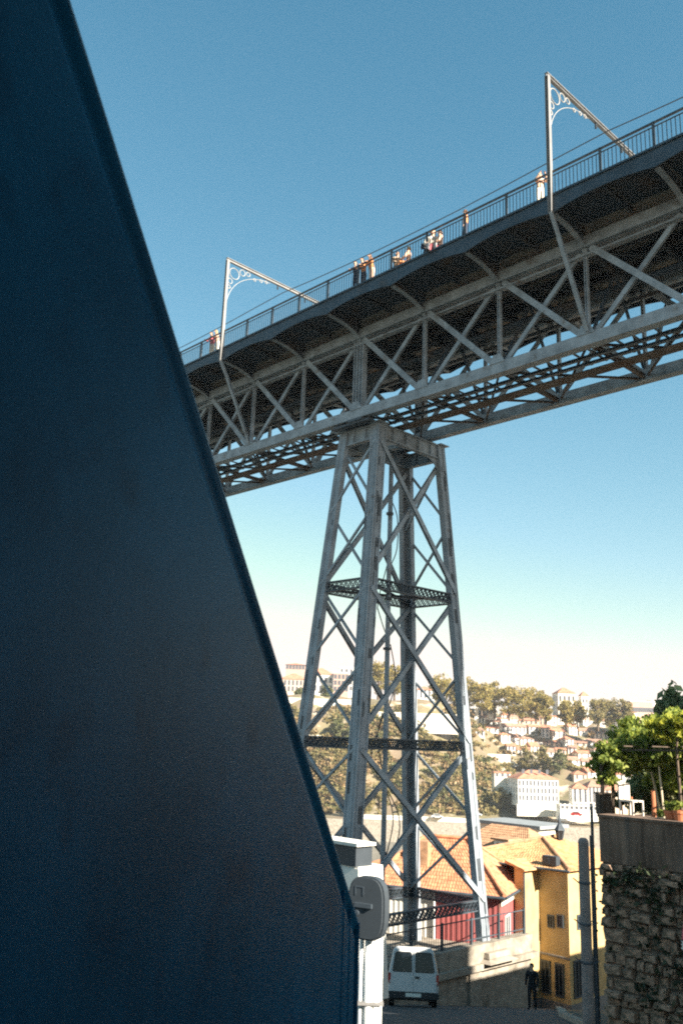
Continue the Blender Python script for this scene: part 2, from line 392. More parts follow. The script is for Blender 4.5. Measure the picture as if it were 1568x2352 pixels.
for i in range(I0, I1+1):
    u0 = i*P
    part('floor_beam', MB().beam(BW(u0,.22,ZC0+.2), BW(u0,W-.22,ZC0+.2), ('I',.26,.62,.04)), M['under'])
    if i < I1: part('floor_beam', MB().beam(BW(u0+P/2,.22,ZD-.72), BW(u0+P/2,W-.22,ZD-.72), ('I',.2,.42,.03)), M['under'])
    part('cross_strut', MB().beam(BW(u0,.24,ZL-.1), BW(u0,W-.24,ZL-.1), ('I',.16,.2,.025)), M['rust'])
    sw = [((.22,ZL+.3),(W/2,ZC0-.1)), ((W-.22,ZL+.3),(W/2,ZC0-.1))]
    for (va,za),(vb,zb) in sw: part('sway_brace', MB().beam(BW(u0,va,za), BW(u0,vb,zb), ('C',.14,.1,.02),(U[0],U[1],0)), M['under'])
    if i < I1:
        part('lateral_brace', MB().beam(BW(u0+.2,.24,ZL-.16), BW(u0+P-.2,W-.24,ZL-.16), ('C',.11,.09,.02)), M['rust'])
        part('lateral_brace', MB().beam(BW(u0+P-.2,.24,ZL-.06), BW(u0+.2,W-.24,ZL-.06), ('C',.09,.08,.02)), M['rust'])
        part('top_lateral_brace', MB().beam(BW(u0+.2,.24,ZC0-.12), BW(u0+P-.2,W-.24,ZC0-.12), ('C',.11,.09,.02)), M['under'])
# inspection catwalk hung between the lower chords
part('catwalk_beam', MB().beam(BW(UL,.85,ZL-.30), BW(UR,.85,ZL-.30), ('I',.16,.14,.03)), M['dark'])
part('catwalk_beam', MB().beam(BW(UL,1.35,ZL-.36), BW(UR,1.35,ZL-.36), ('I',.16,.12,.03)), M['dark'])
cb = MB(); u = UL
while u < UR:
    cb.ubox(u,u+.10,.26,1.75,ZL-.29,ZL-.24); u += random.choice((.7,.95,1.3))
part('catwalk_crossbars', cb, M['dark'], kind='stuff')
u = UL
while u < UR-2.2:
    l = random.uniform(1.8,2.6); part('catwalk_plank', MB().ubox(u+.02,u+l-.02,1.85,2.55,ZL-.42,ZL-.37), M['rust']); u += l
part('service_pipe', MB().tube([BW(UL,2.2,ZL+3.2),BW(UR,2.2,ZL+3.2)], .14, 8), M['under'])
part('service_pipe', MB().tube([BW(UL,3.3,ZL+3.0),BW(UR,3.3,ZL+3.0)], .09, 8), M['under'])

# catenary portals
MASTG = 'catenary portals on the bridge deck'
def mast(i, label):
    u = i*P; ztop = ZL+11.34; vn = -DV-.10; vf = W+DV+.10
    t = thing('catenary_portal', label, 'mast', tuple(BW(u,vn,ZL+4.8)), group=MASTG)
    for v in (vn, vf):
        s = -1 if v < 0 else 1
        obj('mast_post', MB().beam(BW(u,v,ZL+4.75), BW(u,v,ztop), ('H',.17,.18,.03), (V[0],V[1],0)), M['mast'], t)
        obj('mast_brace', MB().beam(BW(u,v,ZL+4.78), BW(u,v-s*.55,ZL+3.9), ('box',.16,.12),(U[0],U[1],0)).beam(BW(u,v-s*.55,ZL+3.9), BW(u+.10,-.28 if v<0 else W+.28,ZL+.3), ('C',.17,.13,.03),(V[0],V[1],0)), M['steel'], t)
        vx = Vector((V[0],V[1],0))*(-s); zx = Vector((0,0,1))
        c = BW(u,v,ztop)
        sc = MB()
        for (d,h,R) in ((.55,-.72,.36),(1.15,-.42,.2),(.26,-1.32,.17),(1.58,-.34,.14),(.2,-1.72,.11)):
            sc.ring(c+vx*d+zx*h, vx, zx, R, .024)
        pts = []
        for k in range(15):
            a = k/14*math.pi/2; pts.append(c + vx*(.1+3.2*(1-math.cos(a))) + zx*(-3.0+2.75*math.sin(a)))
        sc.tube(pts, .018, 5)
        for d,h in ((2.1,-.5),(2.6,-.38),(3.0,-.3)): sc.ring(c+vx*d+zx*h, vx, zx, .09, .022, 8)
        obj('scrollwork', sc, M['scroll'], t)
    obj('portal_beam', MB().beam(BW(u,vn-.1,ztop), BW(u,vf+.1,ztop), ('I',.16,.2,.03)), M['mast'], t)
    for v in (1.3, W-1.3):
        obj('insulator', MB().lathe([(.02,0),(.07,-.05),(.03,-.1),(.07,-.15),(.03,-.2),(.07,-.25),(.02,-.32)], 8, BW(u,v,ztop-.1)), M['dark'], t)
mast(-2, 'thin steel catenary portal with scrollwork, the farther one beside two people')
mast(3, 'tall steel catenary portal with scrollwork, nearest the upper right corner')
def wire(v, zz, r, name, label):
    pts = []
    for k in range(41):
        u = UL+(UR-UL)*k/40; f = ((u/P+2)%5)/5; pts.append(BW(u,v,ZL+zz-.35*4*f*(1-f)))
    single(name, MB().tube(pts, r, 5), M['wire'], label, 'wire', tuple(BW(0,v,ZL+zz)))
wire(1.3, 10.55, .026, 'overhead_wire', 'overhead wire above the bridge track, the higher of the two lines')
wire(W-1.3, 10.0, .02, 'overhead_wire', 'overhead wire on the far side of the bridge, the lower faint line')

# ------------------------------------------------------------------ pier
a1,b1,at_,bt_,tu,tv = 1.267,2.408,.0435,.0964,-.378,3.073
def leg(n, d, off=0):
    su,sv = {'L':(-1,-1),'F':(1,-1),'R':(1,1),'B':(-1,1)}[n]
    return BW(tu+su*(a1+at_*d-off), tv+sv*(b1+bt_*d-off), ZL-d)
PR = thing('bridge_pier', 'tapering iron lattice pier with four legs carrying the bridge', 'pier', tuple(BW(tu,tv,-10)))
LEGP = []
h = .25; g = .035
prof = [[(-h,-h),(h,-h),(h,h),(-h,h)]]
FOOT = {'L':27.5,'F':27.5,'R':26.2,'B':27.5}
LV = [1.25, 9.0, 16.6, 24.2]
for n in 'LFRB':
    d1 = FOOT[n]; p0, p1 = leg(n,.55), leg(n,d1)
    b = MB(); uu = Vector((U[0],U[1],0)); vv = Vector((V[0],V[1],0))
    def sec(lo_u,hi_u,lo_v,hi_v,k0=1.0,k1=1.12):
        b.hexa([p1+uu*(x*k1)+vv*(y*k1) for x,y in ((lo_u,lo_v),(lo_u,hi_v),(hi_u,hi_v),(hi_u,lo_v))] + [p0+uu*(x*k0)+vv*(y*k0) for x,y in ((lo_u,lo_v),(lo_u,hi_v),(hi_u,hi_v),(hi_u,lo_v))])
    su,sv = {'L':(-1,-1),'F':(1,-1),'R':(1,1),'B':(-1,1)}[n]
    def arm(x0,x1,y0,y1):      # measured inwards from the outer corner of the angle
        c = .15
        a_ = sorted((su*(c-x0),su*(c-x1))); b2_ = sorted((sv*(c-y0),sv*(c-y1))); sec(a_[0],a_[1],b2_[0],b2_[1])
    arm(0,.56,0,.13); arm(0,.13,.13,.56)                       # the two limbs of the built-up angle
    arm(.10,.20,-.035,0); arm(-.035,0,.10,.20); arm(-.02,.075,-.02,.075)    # cover strips and corner bead
    arm(.47,.56,-.035,0); arm(-.035,0,.47,.56)
    arm(.47,.56,.13,.24); arm(.13,.24,.47,.56)                 # inner flanges
    lo = part('leg', b, M['legsteel'], PR)
    for q in range(26):
        f0 = random.random()**.9*.93; ln_ = random.uniform(.3,1.1)/(p0-p1).length; f1 = min(1,f0+ln_)
        lo_,hi_,pr_ = random.choice(((.10,.20,.035),(.47,.56,.035),(.20,.47,0),(.20,.33,0),(.33,.47,0),(.10,.20,.035)))
        k0,k1 = 1+.12*f0, 1+.12*f1; A_ = p0.lerp(p1,f0); B_ = p0.lerp(p1,f1); al_u = random.random() < .5
        vs_ = []
        for c_,k_ in ((B_,k1),(A_,k0)):
            for e_,y_ in ((-.01,lo_),(-.01,hi_),(.005,hi_),(.005,lo_)):
                o_ = .15+pr_+e_; w_ = .15-y_
                vs_.append(c_+(uu*(su*w_*k_)+vv*(sv*o_*k_) if al_u else uu*(su*o_*k_)+vv*(sv*w_*k_)))
        obj('primer_patch', MB().hexa(vs_), M['primer'], lo)
    # horizontal diaphragm plates inside the angle
    for d in np.arange(3.0, d1-1, 2.6):
        c = leg(n,d); part('diaphragm', MB().hexa([c+uu*(su*(.15-x))+vv*(sv*(.15-y))+Vector((0,0,z)) for z in (-.02,.02) for x,y in ((.13,.13),(.13,.5),(.2,.5),(.5,.2),(.5,.13))][:0] or [c+uu*(su*(.15-x))+vv*(sv*(.15-y))+Vector((0,0,z)) for z in (-.02,.02) for x,y in ((.12,.12),(.12,.46),(.3,.3),(.46,.12))]), M['legsteel'], PR)
wide = [('F','R'),('L','B')]; thin = [('L','F'),('B','R')]
def pm(name, a, b, prof, upv, m='steel'): return part(name, MB().beam(a,b,prof,upv), M[m], PR)
for a,b in wide:
    for d0,d1 in zip(LV[:-1],LV[1:]):
        for (x,y,o) in ((a,b,.16),(b,a,-.16)):
            sgn = 1 if a == 'F' else -1
            off = Vector((U[0],U[1],0))*(o*sgn)
            pm('diagonal', leg(x,d0+.25)+off, leg(y,d1-.25)+off, ('C',.24,.17,.03), (U[0],U[1],0))
for a,b in thin:
    for d0,d1 in zip(LV[:-1],LV[1:]):
        dm = (d0+d1)/2
        for (x,y,e0,e1,o) in ((a,b,d0,dm,.13),(b,a,d0,dm,-.13),(a,b,dm,d1,.13),(b,a,dm,d1,-.13)):
            off = Vector((V[0],V[1],0))*(o)
            pm('light_diagonal', leg(x,e0+.15)+off, leg(y,e1-.15)+off, ('C',.12,.10,.02), (V[0],V[1],0))
def lattice(p, q, hgt, m):
    b = MB(); p = Vector(p); q = Vector(q); L_ = (q-p).length; d = (q-p)/L_; sd = d.cross(Vector((0,0,1)))
    for z in (-hgt/2,hgt/2): b.beam(p+Vector((0,0,z)), q+Vector((0,0,z)), ('box',.22,.06))
    nseg = max(4, round(L_/(hgt*.72)))
    for s in (-.08,.08):
        for k in range(nseg):
            A = p+d*(L_*k/nseg)+sd*s; B = p+d*(L_*(k+1)/nseg)+sd*s; zz = Vector((0,0,hgt/2-.03))
            b.beam(A-zz, B+zz, ('box',.022,.055), tuple(sd)); b.beam(A+zz+sd*.024, B-zz+sd*.024, ('box',.022,.055), tuple(sd))
    return b
for d in LV[1:]:
    for a,b in (('F','R'),('L','B'),('L','F'),('B','R')):
        if d > 20 and a in 'L' : pass
        part('lattice_girder', lattice(leg(a,d), leg(b,d), .46, 'dark'), M['dark'], PR)
    if d < 12:
        c = [leg(n,d) for n in 'LFRB']
        pm('plan_brace', c[0]+Vector((0,0,-.1)), c[2]+Vector((0,0,-.1)), ('C',.16,.12,.02), (0,0,1), 'dark'); pm('plan_brace', c[1]+Vector((0,0,.03)), c[3]+Vector((0,0,.03)), ('C',.16,.12,.02), (0,0,1), 'dark')
# head of the pier: plate girders, deck plates, bearings
for a,b in (('F','R'),('L','B'),('L','F'),('B','R')):
    p,q = leg(a,.95), leg(b,.95)
    part('head_girder', MB().beam(p,q,('I',.30,.80,.05)), M['steel'], PR)
    n_ = 5 if (a,b) in (('F','R'),('L','B')) else 3
    for k in range(1,n_):
        c = p.lerp(q,k/n_); dd = (q-p).normalized(); sd = dd.cross(Vector((0,0,1)))
        part('stiffener', MB().hexa([c+dd*x+sd*y+Vector((0,0,z)) for z in (-.345,.345) for x,y in ((-.02,-.15),(-.02,.15),(.02,.15),(.02,-.15))][:8]), M['steel'], PR)
for n,m_ in (('F','R'),('R','F'),('L','B'),('B','L')):      # curved knee plates under the head girders
    p = leg(n,1.36); q = leg(m_,1.36); dd = (q-p).normalized(); sd = dd.cross(Vector((0,0,1)))
    arc = [(0,0),(1.7,0)]+[(.25+1.45*(1-math.sin(t)), -1.0*(1-math.cos(t))) for t in [k*math.pi/2/7 for k in range(1,8)]]+[(0,-1.0)]
    part('knee_plate', MB().prism(arc, lambda a,b_,k: p+dd*a+Vector((0,0,b_))+sd*(-.02+.04*k)), M['steel'], PR)
ztp = ZL-.55+.006
for v in (0, W):
    part('bearing_beam', MB().ubox(tu-1.3,tu+1.3,v-.22,v+.22,ztp,ztp+.10).ubox(-.5,.5,v-.3,v+.3,ztp+.10,ZL-.30), M['dark'], PR)
for n in 'LFRB':
    c = leg(n,.55); part('leg_cap', MB().hexa([c+uu*x+vv*y+Vector((0,0,z)) for z in (0,.05) for x,y in ((-.36,-.36),(-.36,.36),(.36,.36),(.36,-.36))]), M['steel'], PR)
# rainwater pipe and slack cables inside the pier
pc = [at(899,1045,46.3), at(893,1300,46.0), at(887,1600,45.7), at(881,1900,45.5), at(876,2075,45.3)]
DP = part('drainpipe', MB().tube(pc, .13, 10), M['steel'], PR, smooth=True)
for k,(x,y) in enumerate(((895,1180),(891,1375),(888,1490),(885,1700),(880,1960))):
    c = at(x,y,46.0-.12*k); part('collar', MB().tube([c+Vector((0,0,-.06)),c+Vector((0,0,.06))], .2, 10), M['dark'], DP)
def sag(pts, n=24):
    P_ = [Vector(p) for p in pts]; out = []
    for i in range(len(P_)-1):
        p0 = P_[max(i-1,0)]; p1 = P_[i]; p2 = P_[i+1]; p3 = P_[min(i+2,len(P_)-1)]
        for k in range(n//(len(P_)-1)+1):
            t = k/(n//(len(P_)-1)+1)
            out.append(.5*((2*p1)+(p2-p0)*t+(2*p0-5*p1+4*p2-p3)*t*t+(3*p1-p0-3*p2+p3)*t**3))
    return out+[P_[-1]]
for pts in ([(899,1150),(912,1190),(911,1260),(896,1300)], [(891,1290),(880,1330),(870,1370),(866,1400)], [(866,1395),(880,1440),(892,1470)], [(896,1480),(906,1540),(902,1590),(886,1640)],
            [(885,1625),(868,1680),(852,1730),(860,1760)], [(878,1640),(866,1690),(872,1740),(880,1780)], [(885,1810),(900,1860),(901,1900),(888,1960)], [(890,1815),(914,1870),(915,1920),(890,1985)]):
    part('cable', MB().tube(sag([at(x,y,46.4) for x,y in pts]), .03, 5), M['wire'], PR)
# masonry footing of the pier
def frust(c, a0, b0, z0, a1_, b1_, z1):
    cs = ((-1,-1),(-1,1),(1,1),(1,-1))
    return MB().hexa([c+uu*(a0*x)+vv*(b0*y)+Vector((0,0,z0-c.z)) for x,y in cs]+[c+uu*(a1_*x)+vv*(b1_*y)+Vector((0,0,z1-c.z)) for x,y in cs])
FT = thing('pier_footing', 'stone footing wall with cornice under the right leg of the pier', 'wall', tuple(BW(1,5,-13)))
obj('footing_wall', MB().ubox(-4.5,2.5,-2.2,11.2,-14.5,-10.58), M['stone'], FT)
obj('cornice', MB().ubox(-4.8,2.78,-2.5,11.5,-10.576,-10.30), M['stone'], FT)
for v0 in (-2.3, 1.1, 4.5, 7.9):
    obj('parapet_block', MB().ubox(1.95,2.55,v0+.01,v0+3.39,-10.297,-9.5), M['stone'], FT)
for n in 'LFRB':
    c = leg(n, FOOT[n]); c = Vector((c.x,c.y,-9)); fz = ZL-FOOT[n]
    f = frust(c,1.15,1.15,-10.29,.8,.8,fz-.25); obj('pedestal', f, M['stone'], FT)
    obj('pedestal_cap', frust(c,.88,.88,fz-.247,.82,.82,fz), M['stone'], FT)
obj('footing_pilaster', MB().ubox(2.5,2.62,6.0,6.9,-14,-10.58), M['stone'], FT)

# mesh fence on the footing
FE = thing('iron_fence', 'dark iron fence of thin upright bars along the pier footing', 'fence', tuple(BW(2.2,3,-9.5)))
fb = MB()
for k in range(80):
    v = -2.2+k*.165; fb.ubox(2.25,2.265,v,v+.015,-9.5,-8.4)
obj('bars', fb, M['dark'], FE, kind='stuff')
for z in (-8.4,-9.3): obj('rail', MB().ubox(2.24,2.27,-2.3,11.1,z,z+.05), M['dark'], FE)
for v in np.arange(-2.25,11.2,2.2): obj('post', MB().ubox(2.2,2.31,v-.04,v+.04,-9.5,-8.3), M['dark'], FE)

# ------------------------------------------------------------------ the big dark wall on the left
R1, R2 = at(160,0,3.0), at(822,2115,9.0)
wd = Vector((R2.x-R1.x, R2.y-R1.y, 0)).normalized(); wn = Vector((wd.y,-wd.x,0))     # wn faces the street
NR = R1 + (R1-R2)*.42
DW = thing('stair_parapet', 'huge dark blue sloping wall filling the left side of the picture', 'wall', tuple(R2+Vector((0,0,-4))))
def wallpt(t, dn, off): return NR.lerp(R2,t) + wn*off + Vector((0,0,-dn))
b = MB()
zb = -7.0
q = [NR, R2]
slope = (R2-NR).normalized(); perp = slope.cross(wn).normalized()
if perp.z < 0: perp = -perp
def wp(p, dn, off): return p - perp*dn + wn*off
gd = .20
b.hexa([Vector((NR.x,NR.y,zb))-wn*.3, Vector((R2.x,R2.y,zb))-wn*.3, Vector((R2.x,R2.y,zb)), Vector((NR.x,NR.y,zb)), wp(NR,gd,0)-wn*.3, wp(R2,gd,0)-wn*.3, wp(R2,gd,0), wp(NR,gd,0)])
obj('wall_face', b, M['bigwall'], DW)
# the face dishes softly under a thin rolled rim along the sloping edge
cr0 = MB(); cr0.prism([(-.30,-gd),(-.06,-gd),(-.06,-.018),(-.30,-.018)], lambda a,b_,k: (R2 if k else NR)+wn*a+perp*b_); obj('edge_core', cr0, M['bigwall'], DW)
grv = MB(); K_ = 24
for k in range(K_+1):
    a_ = -.028*math.sin(math.pi*k/K_)**2; b_ = -gd+(gd-.017)*k/K_
    grv.v += [tuple(NR+wn*a_+perp*b_), tuple(R2+wn*a_+perp*b_)]
for k in range(K_): grv.f.append((2*k,2*k+1,2*k+3,2*k+2))
obj('dished_edge', grv, M['bigwall'], DW, smooth=True)
rim = MB(); poly = [(-.30,-.0175),(-.004,-.0175)]+[(-.002+.008*math.cos(t), -.009+.0085*math.sin(t)) for t in [-math.pi/2+math.pi*k/8 for k in range(9)]]+[(-.004,-.0004),(-.30,-.0004)]
rim.prism(poly, lambda a,b_,k: (R2 if k else NR)+wn*a+perp*b_)
obj('rim', rim, M['rim_glint'], DW)
obj('end_strip', MB().hexa([Vector((R2.x,R2.y,z))+wd*x+wn*y for z in (zb,R2.z-.02) for x,y in ((.002,-.3),(.002,.012),(.035,.012),(.035,-.3))]), M['bigwall'], DW)
for t,wv in ((-.35,.012),(-.62,.010)):
    c = R2+wd*t; obj('seam', MB().hexa([Vector((c.x,c.y,z))+wd*x+wn*y for z in (zb,R2.z+(-t)*(NR.z-R2.z)/((NR-R2).xy.length)-.10) for x,y in ((0,-.05),(0,.006),(wv,.006),(wv,-.05))]), M['bigwall'], DW)

# post with pipes and meter cabinet at the end of the wall
PB = at(845,2300,11.0); PB = Vector((PB.x,PB.y,gz(11.0)))
PO = thing('pipe_post', 'sunlit white post of bundled pipes at the end of the dark wall', 'post', tuple(PB))
zt = at(845,2145,11).z
for dx,dy,r in ((-.085,.02,.028),(.0,0,.055),(.085,-.01,.04),(.135,.04,.018)):
    obj('pipe', MB().tube([PB+Vector((dx,dy,-.3)), Vector((PB.x+dx,PB.y+dy,zt+.05))], r, 12), M['whitep'], PO, smooth=True)
obj('back_plate', MB().box(PB.x-.05,PB.x+.16,PB.y+.06,PB.y+.085,PB.z-.3,zt), M['white'], PO)
for z in (-2.9,-3.6): obj('pipe_clip', MB().box(PB.x-.13,PB.x+.17,PB.y-.07,PB.y+.06,z,z+.03), M['grey'], PO)
bc = at(839,2158,10.85)
CB = thing('meter_cabinet', 'grey metal cabinet with rounded top fixed on the white post', 'cabinet', tuple(bc), rotz=math.radians(-30))
pl = []
for k in range(28):
    a = -math.pi/2+2*math.pi*k/28; ca,sa = math.cos(a),math.sin(a)
    pl.append((.01+.235*math.copysign(abs(ca)**.62,ca), .33+.335*math.copysign(abs(sa)**.62,sa)))
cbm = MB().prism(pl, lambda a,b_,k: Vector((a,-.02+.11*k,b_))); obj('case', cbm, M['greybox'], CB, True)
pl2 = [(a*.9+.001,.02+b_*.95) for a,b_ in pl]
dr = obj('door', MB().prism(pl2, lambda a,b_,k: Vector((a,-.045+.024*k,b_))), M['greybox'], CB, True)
obj('lock', MB().tube([(-.09,-.075,.28),(-.09,-.04,.28)], .03, 10), M['dark'], dr, True)
obj('handle', MB().box(-.12,.10,-.075,-.0452,.34,.385), M['dark'], dr, True)
obj('label_plate', MB().box(-.13,-.115,-.05,-.0452,.46,.56).box(-.03,-.015,-.05,-.0452,.46,.56).box(-.115,-.03,-.05,-.0452,.545,.56), M['dark'], dr, True)

# whitewashed pillar
wc = at(824,1932,18); ztp2 = wc.z
WP = thing('masonry_pillar', 'whitewashed masonry pillar with grey side behind the cabinet', 'pillar', (wc.x+.05,18.2,gz(18)))
c0 = Vector((wc.x+.02,18.2,0))
def ub2(c,u0,u1,v0,v1,z0,z1): return MB().hexa([Vector((c.x,c.y,0))+uu*x+vv*y+Vector((0,0,z)) for z in (z0,z1) for x,y in ((u0,v0),(u0,v1),(u1,v1),(u1,v0))])
obj('shaft', ub2(c0,-.75,.40,-.42,.24,gz(18)-.3,ztp2-.42), M['white'], WP)
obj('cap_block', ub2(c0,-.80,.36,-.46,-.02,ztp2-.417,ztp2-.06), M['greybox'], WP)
obj('cap_slab', ub2(c0,-.84,.42,-.50,.02,ztp2-.057,ztp2), M['white'], WP)
obj('batter', MB().hexa([c0+uu*x+vv*y+Vector((0,0,z)) for z,e in ((-4.6,.35),(ztp2-.45,.03)) for x,y in ((-.75,-.42-e*.6),(-.75,.22),(.40+e*.7,.22),(.40+e*.7,-.42-e*.6))]), M['white'], WP)

# ------------------------------------------------------------------ van
VP = Vector((2.98,32.6,gz(32.6)))
VN = thing('delivery_van', 'small white van parked with its two windowed rear doors towards us', 'van', tuple(VP), rotz=math.radians(-3))
VN.rotation_euler = (-math.atan(.235), 0, math.radians(-4))
# local: rear at y=0 facing -y, length along +y
sec = []       # body cross sections (y, scale)
def ring_(y, w0, w1, z0, zw, z1):   # half outline
    return [(-w0,z0),(-w0*1.02,z0+.25),(-w0,zw),(-w1,z1-.12),(-w1+.12,z1),(w1-.12,z1),(w1,z1-.12),(w0,zw),(w0*1.02,z0+.25),(w0,z0)]
secs = [(0.0,.80,.66,.34,1.05,1.76),(.06,.83,.69,.30,1.05,1.82),(1.6,.84,.70,.28,1.05,1.86),(2.5,.84,.68,.28,1.05,1.80),(3.1,.83,.72,.28,1.05,1.16),(3.95,.80,.72,.3,.92,1.0),(4.05,.72,.66,.38,.8,.9)]
b = MB()
for y,*a in secs:
    for x,z in ring_(y,*a): b.v.append((x,y,z))
n = 10
for i in range(len(secs)-1):
    for k in range(n): b.f.append((i*n+k,i*n+(k+1)%n,(i+1)*n+(k+1)%n,(i+1)*n+k)[::-1])
b.f.append(tuple(range(n))); b.f.append(tuple(range((len(secs)-1)*n,len(secs)*n))[::-1])
bo = obj('body', b, M['vanw'], VN, True)
bo.modifiers.new('bevel','BEVEL').width = .025
for s in (-1,1):
    d = MB()
    pts = [(.012*s,.46),(.755*s,.46),(.775*s,1.0),(.655*s,1.68),(.012*s,1.70)]
    d.prism(pts if s>0 else pts[::-1], lambda a,z,k: Vector((a,-.03+.024*k,z)))
    door = obj('rear_door', d, M['vanw'], VN, True)
    wp_ = [(.09*s,1.06),(.66*s,1.06),(.685*s,1.12),(.60*s,1.58),(.54*s,1.63),(.12*s,1.63),(.08*s,1.58),(.07*s,1.10)]
    obj('window', MB().prism(wp_ if s>0 else wp_[::-1], lambda a,z,k: Vector((a,-.041+.01*k,z))), M['glass'], door, True)
    wr = [(a*1.0+(.025*s if a*s>.3 else -.02*s), z+(.025 if z>1.3 else -.025)) for a,z in wp_]
    obj('window_seal', MB().prism(wr if s>0 else wr[::-1], lambda a,z,k: Vector((a,-.036+.005*k,z))), M['black'], door, True)
    obj('hinge', MB().box(min(.755*s,.80*s),max(.755*s,.80*s),-.05,-.01,.72,.78), M['vanw'], door, True)
    obj('tail_light', MB().box(min(.762*s,.845*s),max(.762*s,.845*s),-.035,.05,.70,1.0), M['redlamp'], VN, True)
obj('door_handle', MB().box(.05,.20,-.06,-.031,.86,.92), M['black'], VN, True)
obj('bumper', MB().box(-.84,.84,-.10,.03,.26,.455), M['black'], VN, True)
obj('number_plate', MB().box(-.26,.26,-.108,-.101,.31,.42), M['plate'], VN, True)
for x in (-.72,.72):
    for y in (.75,3.3):
        wh = obj('wheel', MB().tube([(x-.09,y,.30),(x+.09,y,.30)], .30, 16), M['black'], VN, True)
        obj('hub', MB().tube([(x-.095,y,.30),(x+.095,y,.30)], .17, 12), M['zinc'], wh, True)
obj('underbody', MB().box(-.7,.7,.1,3.9,.2,.33), M['black'], VN, True)
for s in (-1,1): obj('mirror', MB().box(min(.84*s,1.0*s),max(.84*s,1.0*s),2.75,2.85,1.05,1.22), M['black'], VN, True)

# ------------------------------------------------------------------ leaves
def leaf_quads(centers, size, flat=0.0, aspect=1.5):
    n = len(centers); c = np.asarray(centers)
    a = RNG.normal(size=(n,3)); a[:,2] *= (1-flat); a /= np.linalg.norm(a,axis=1)[:,None]+1e-9
    t = RNG.normal(size=(n,3)); t -= a*np.sum(a*t,axis=1)[:,None]; t /= np.linalg.norm(t,axis=1)[:,None]+1e-9
    sz = size*(.6+.8*RNG.random(n))[:,None]
    t2 = a
    P0 = c - t*sz*.5*aspect; P1 = c + t2*sz*.42; P2 = c + t*sz*.5*aspect; P3 = c - t2*sz*.42
    v = np.stack([P0,P1,P2,P3],1).reshape(-1,3); f = np.arange(4*n).reshape(-1,4)
    mb = MB(); mb.v = v.tolist(); mb.f = f.tolist(); return mb
def clumps(c, r, n_cl, n_lf, rc):      # leaf centres in lumpy clusters within an ellipsoid
    c = np.array(c); r = np.array(r); out = []
    for _ in range(n_cl):
        d = RNG.normal(size=3); d /= np.linalg.norm(d); k = RNG.random()**.4
        cc = c + d*r*k*.92
        rr = rc*(.6+.8*RNG.random()); k_ = int(n_lf*(.5+RNG.random()))
        e = RNG.normal(size=(k_,3)); e /= np.linalg.norm(e,axis=1)[:,None]; e *= (RNG.random(k_)**.45)[:,None]
        out.append(cc + e*rr*np.array([1,1,.75]))
    return np.concatenate(out)
def tree(name, label, base, hgt, rad, m, group=None, leaf=.5, ncl=22, nlf=34, cone=False, low=.35, lean=0):
    base = Vector(base); t = thing(name, label, 'tree', tuple(base), group=group)
    tr = MB().tube([base+Vector((0,0,-.6)), base+Vector((lean*.3,0,hgt*.3)), base+Vector((lean,0,hgt*.75))], [hgt*.035,hgt*.026,hgt*.008], 7)
    for k in range(5):
        a = k*1.26+random.random(); z = hgt*(.3+.08*k)
        tr.tube([base+Vector((lean*.3,0,z)), base+Vector((math.cos(a)*rad*.4,math.sin(a)*rad*.4,z+hgt*.14)), base+Vector((math.cos(a)*rad*.75,math.sin(a)*rad*.75,z+hgt*.24))], [hgt*.016,hgt*.011,hgt*.004], 5)
    obj('trunk', tr, M['bark'], t)
    if cone:
        cs = []
        for k in range(ncl):
            f = (k+.5)/ncl; rr = rad*(1-f)**.62+.04; nn = max(10,int(nlf*(1-f)**.7+10))
            a = RNG.random(nn)*6.28; q = rr*np.sqrt(RNG.random(nn))
            cs.append(np.stack([base.x+q*np.cos(a), base.y+q*np.sin(a), base.z+hgt*(low+(1-low)*f)-q*.35+RNG.normal(size=nn)*.05*hgt],1))
        pts = np.concatenate(cs)
    else:
        pts = clumps((base.x+lean,base.y,base.z+hgt*(low+(1-low)*.5)), (rad,rad,hgt*(1-low)*.52), ncl, nlf, rad*.38)
    obj('crown', leaf_quads(pts, leaf), M[m], t)
    return t

# ------------------------------------------------------------------ right-hand stone wall and garden
WC = at(1377,1870,24.0); TZ = WC.z          # wall corner, terrace level
RW = thing('garden_wall', 'tall rough stone retaining wall in shade at the lower right, rendered top', 'wall', (WC.x,WC.y,gz(24)))
def gw(t, v, z): return Vector((WC.x+U[0]*t+V[0]*v, WC.y+U[1]*t+V[1]*v, z))
def gbox(t0,t1,v0,v1,z0,z1): return MB().hexa([gw(t,v,z) for z in (z0,z1) for t,v in ((t0,v0),(t0,v1),(t1,v1),(t1,v0))])
ZR = TZ-1.15
obj('wall_core', gbox(0,15,.06,.6,gz(24)-2,ZR), M['mortar'], RW)
obj('rendered_band', gbox(-.02,15,-.03,.6,ZR+.003,TZ-.07), M['render'], RW)
obj('coping', gbox(-.05,15,-.07,.64,TZ-.067,TZ), M['render'], RW)
sv = []
for k in range(10):
    j = lambda s: random.uniform(-s,s)
    pts = [(0+j(.06),0,0+j(.08)),(1+j(.06),0,0+j(.08)),(1+j(.06),0,1+j(.08)),(0+j(.06),0,1+j(.08))]
    ins = [(x*.78+.11+j(.05), -1-.35*random.random(), z*.74+.13+j(.05)) for x,_,z in pts]
    me = bpy.data.meshes.new('stone'); me.from_pydata([(x,-.0,z) for x,_,z in pts]+ins, [], [(0,1,5,4),(1,2,6,5),(2,3,7,6),(3,0,4,7),(4,5,6,7)]); me.materials.append(M['rubble']); sv.append(me)
ang = math.atan2(U[1],U[0]); z = ZR-.01; ns = 0
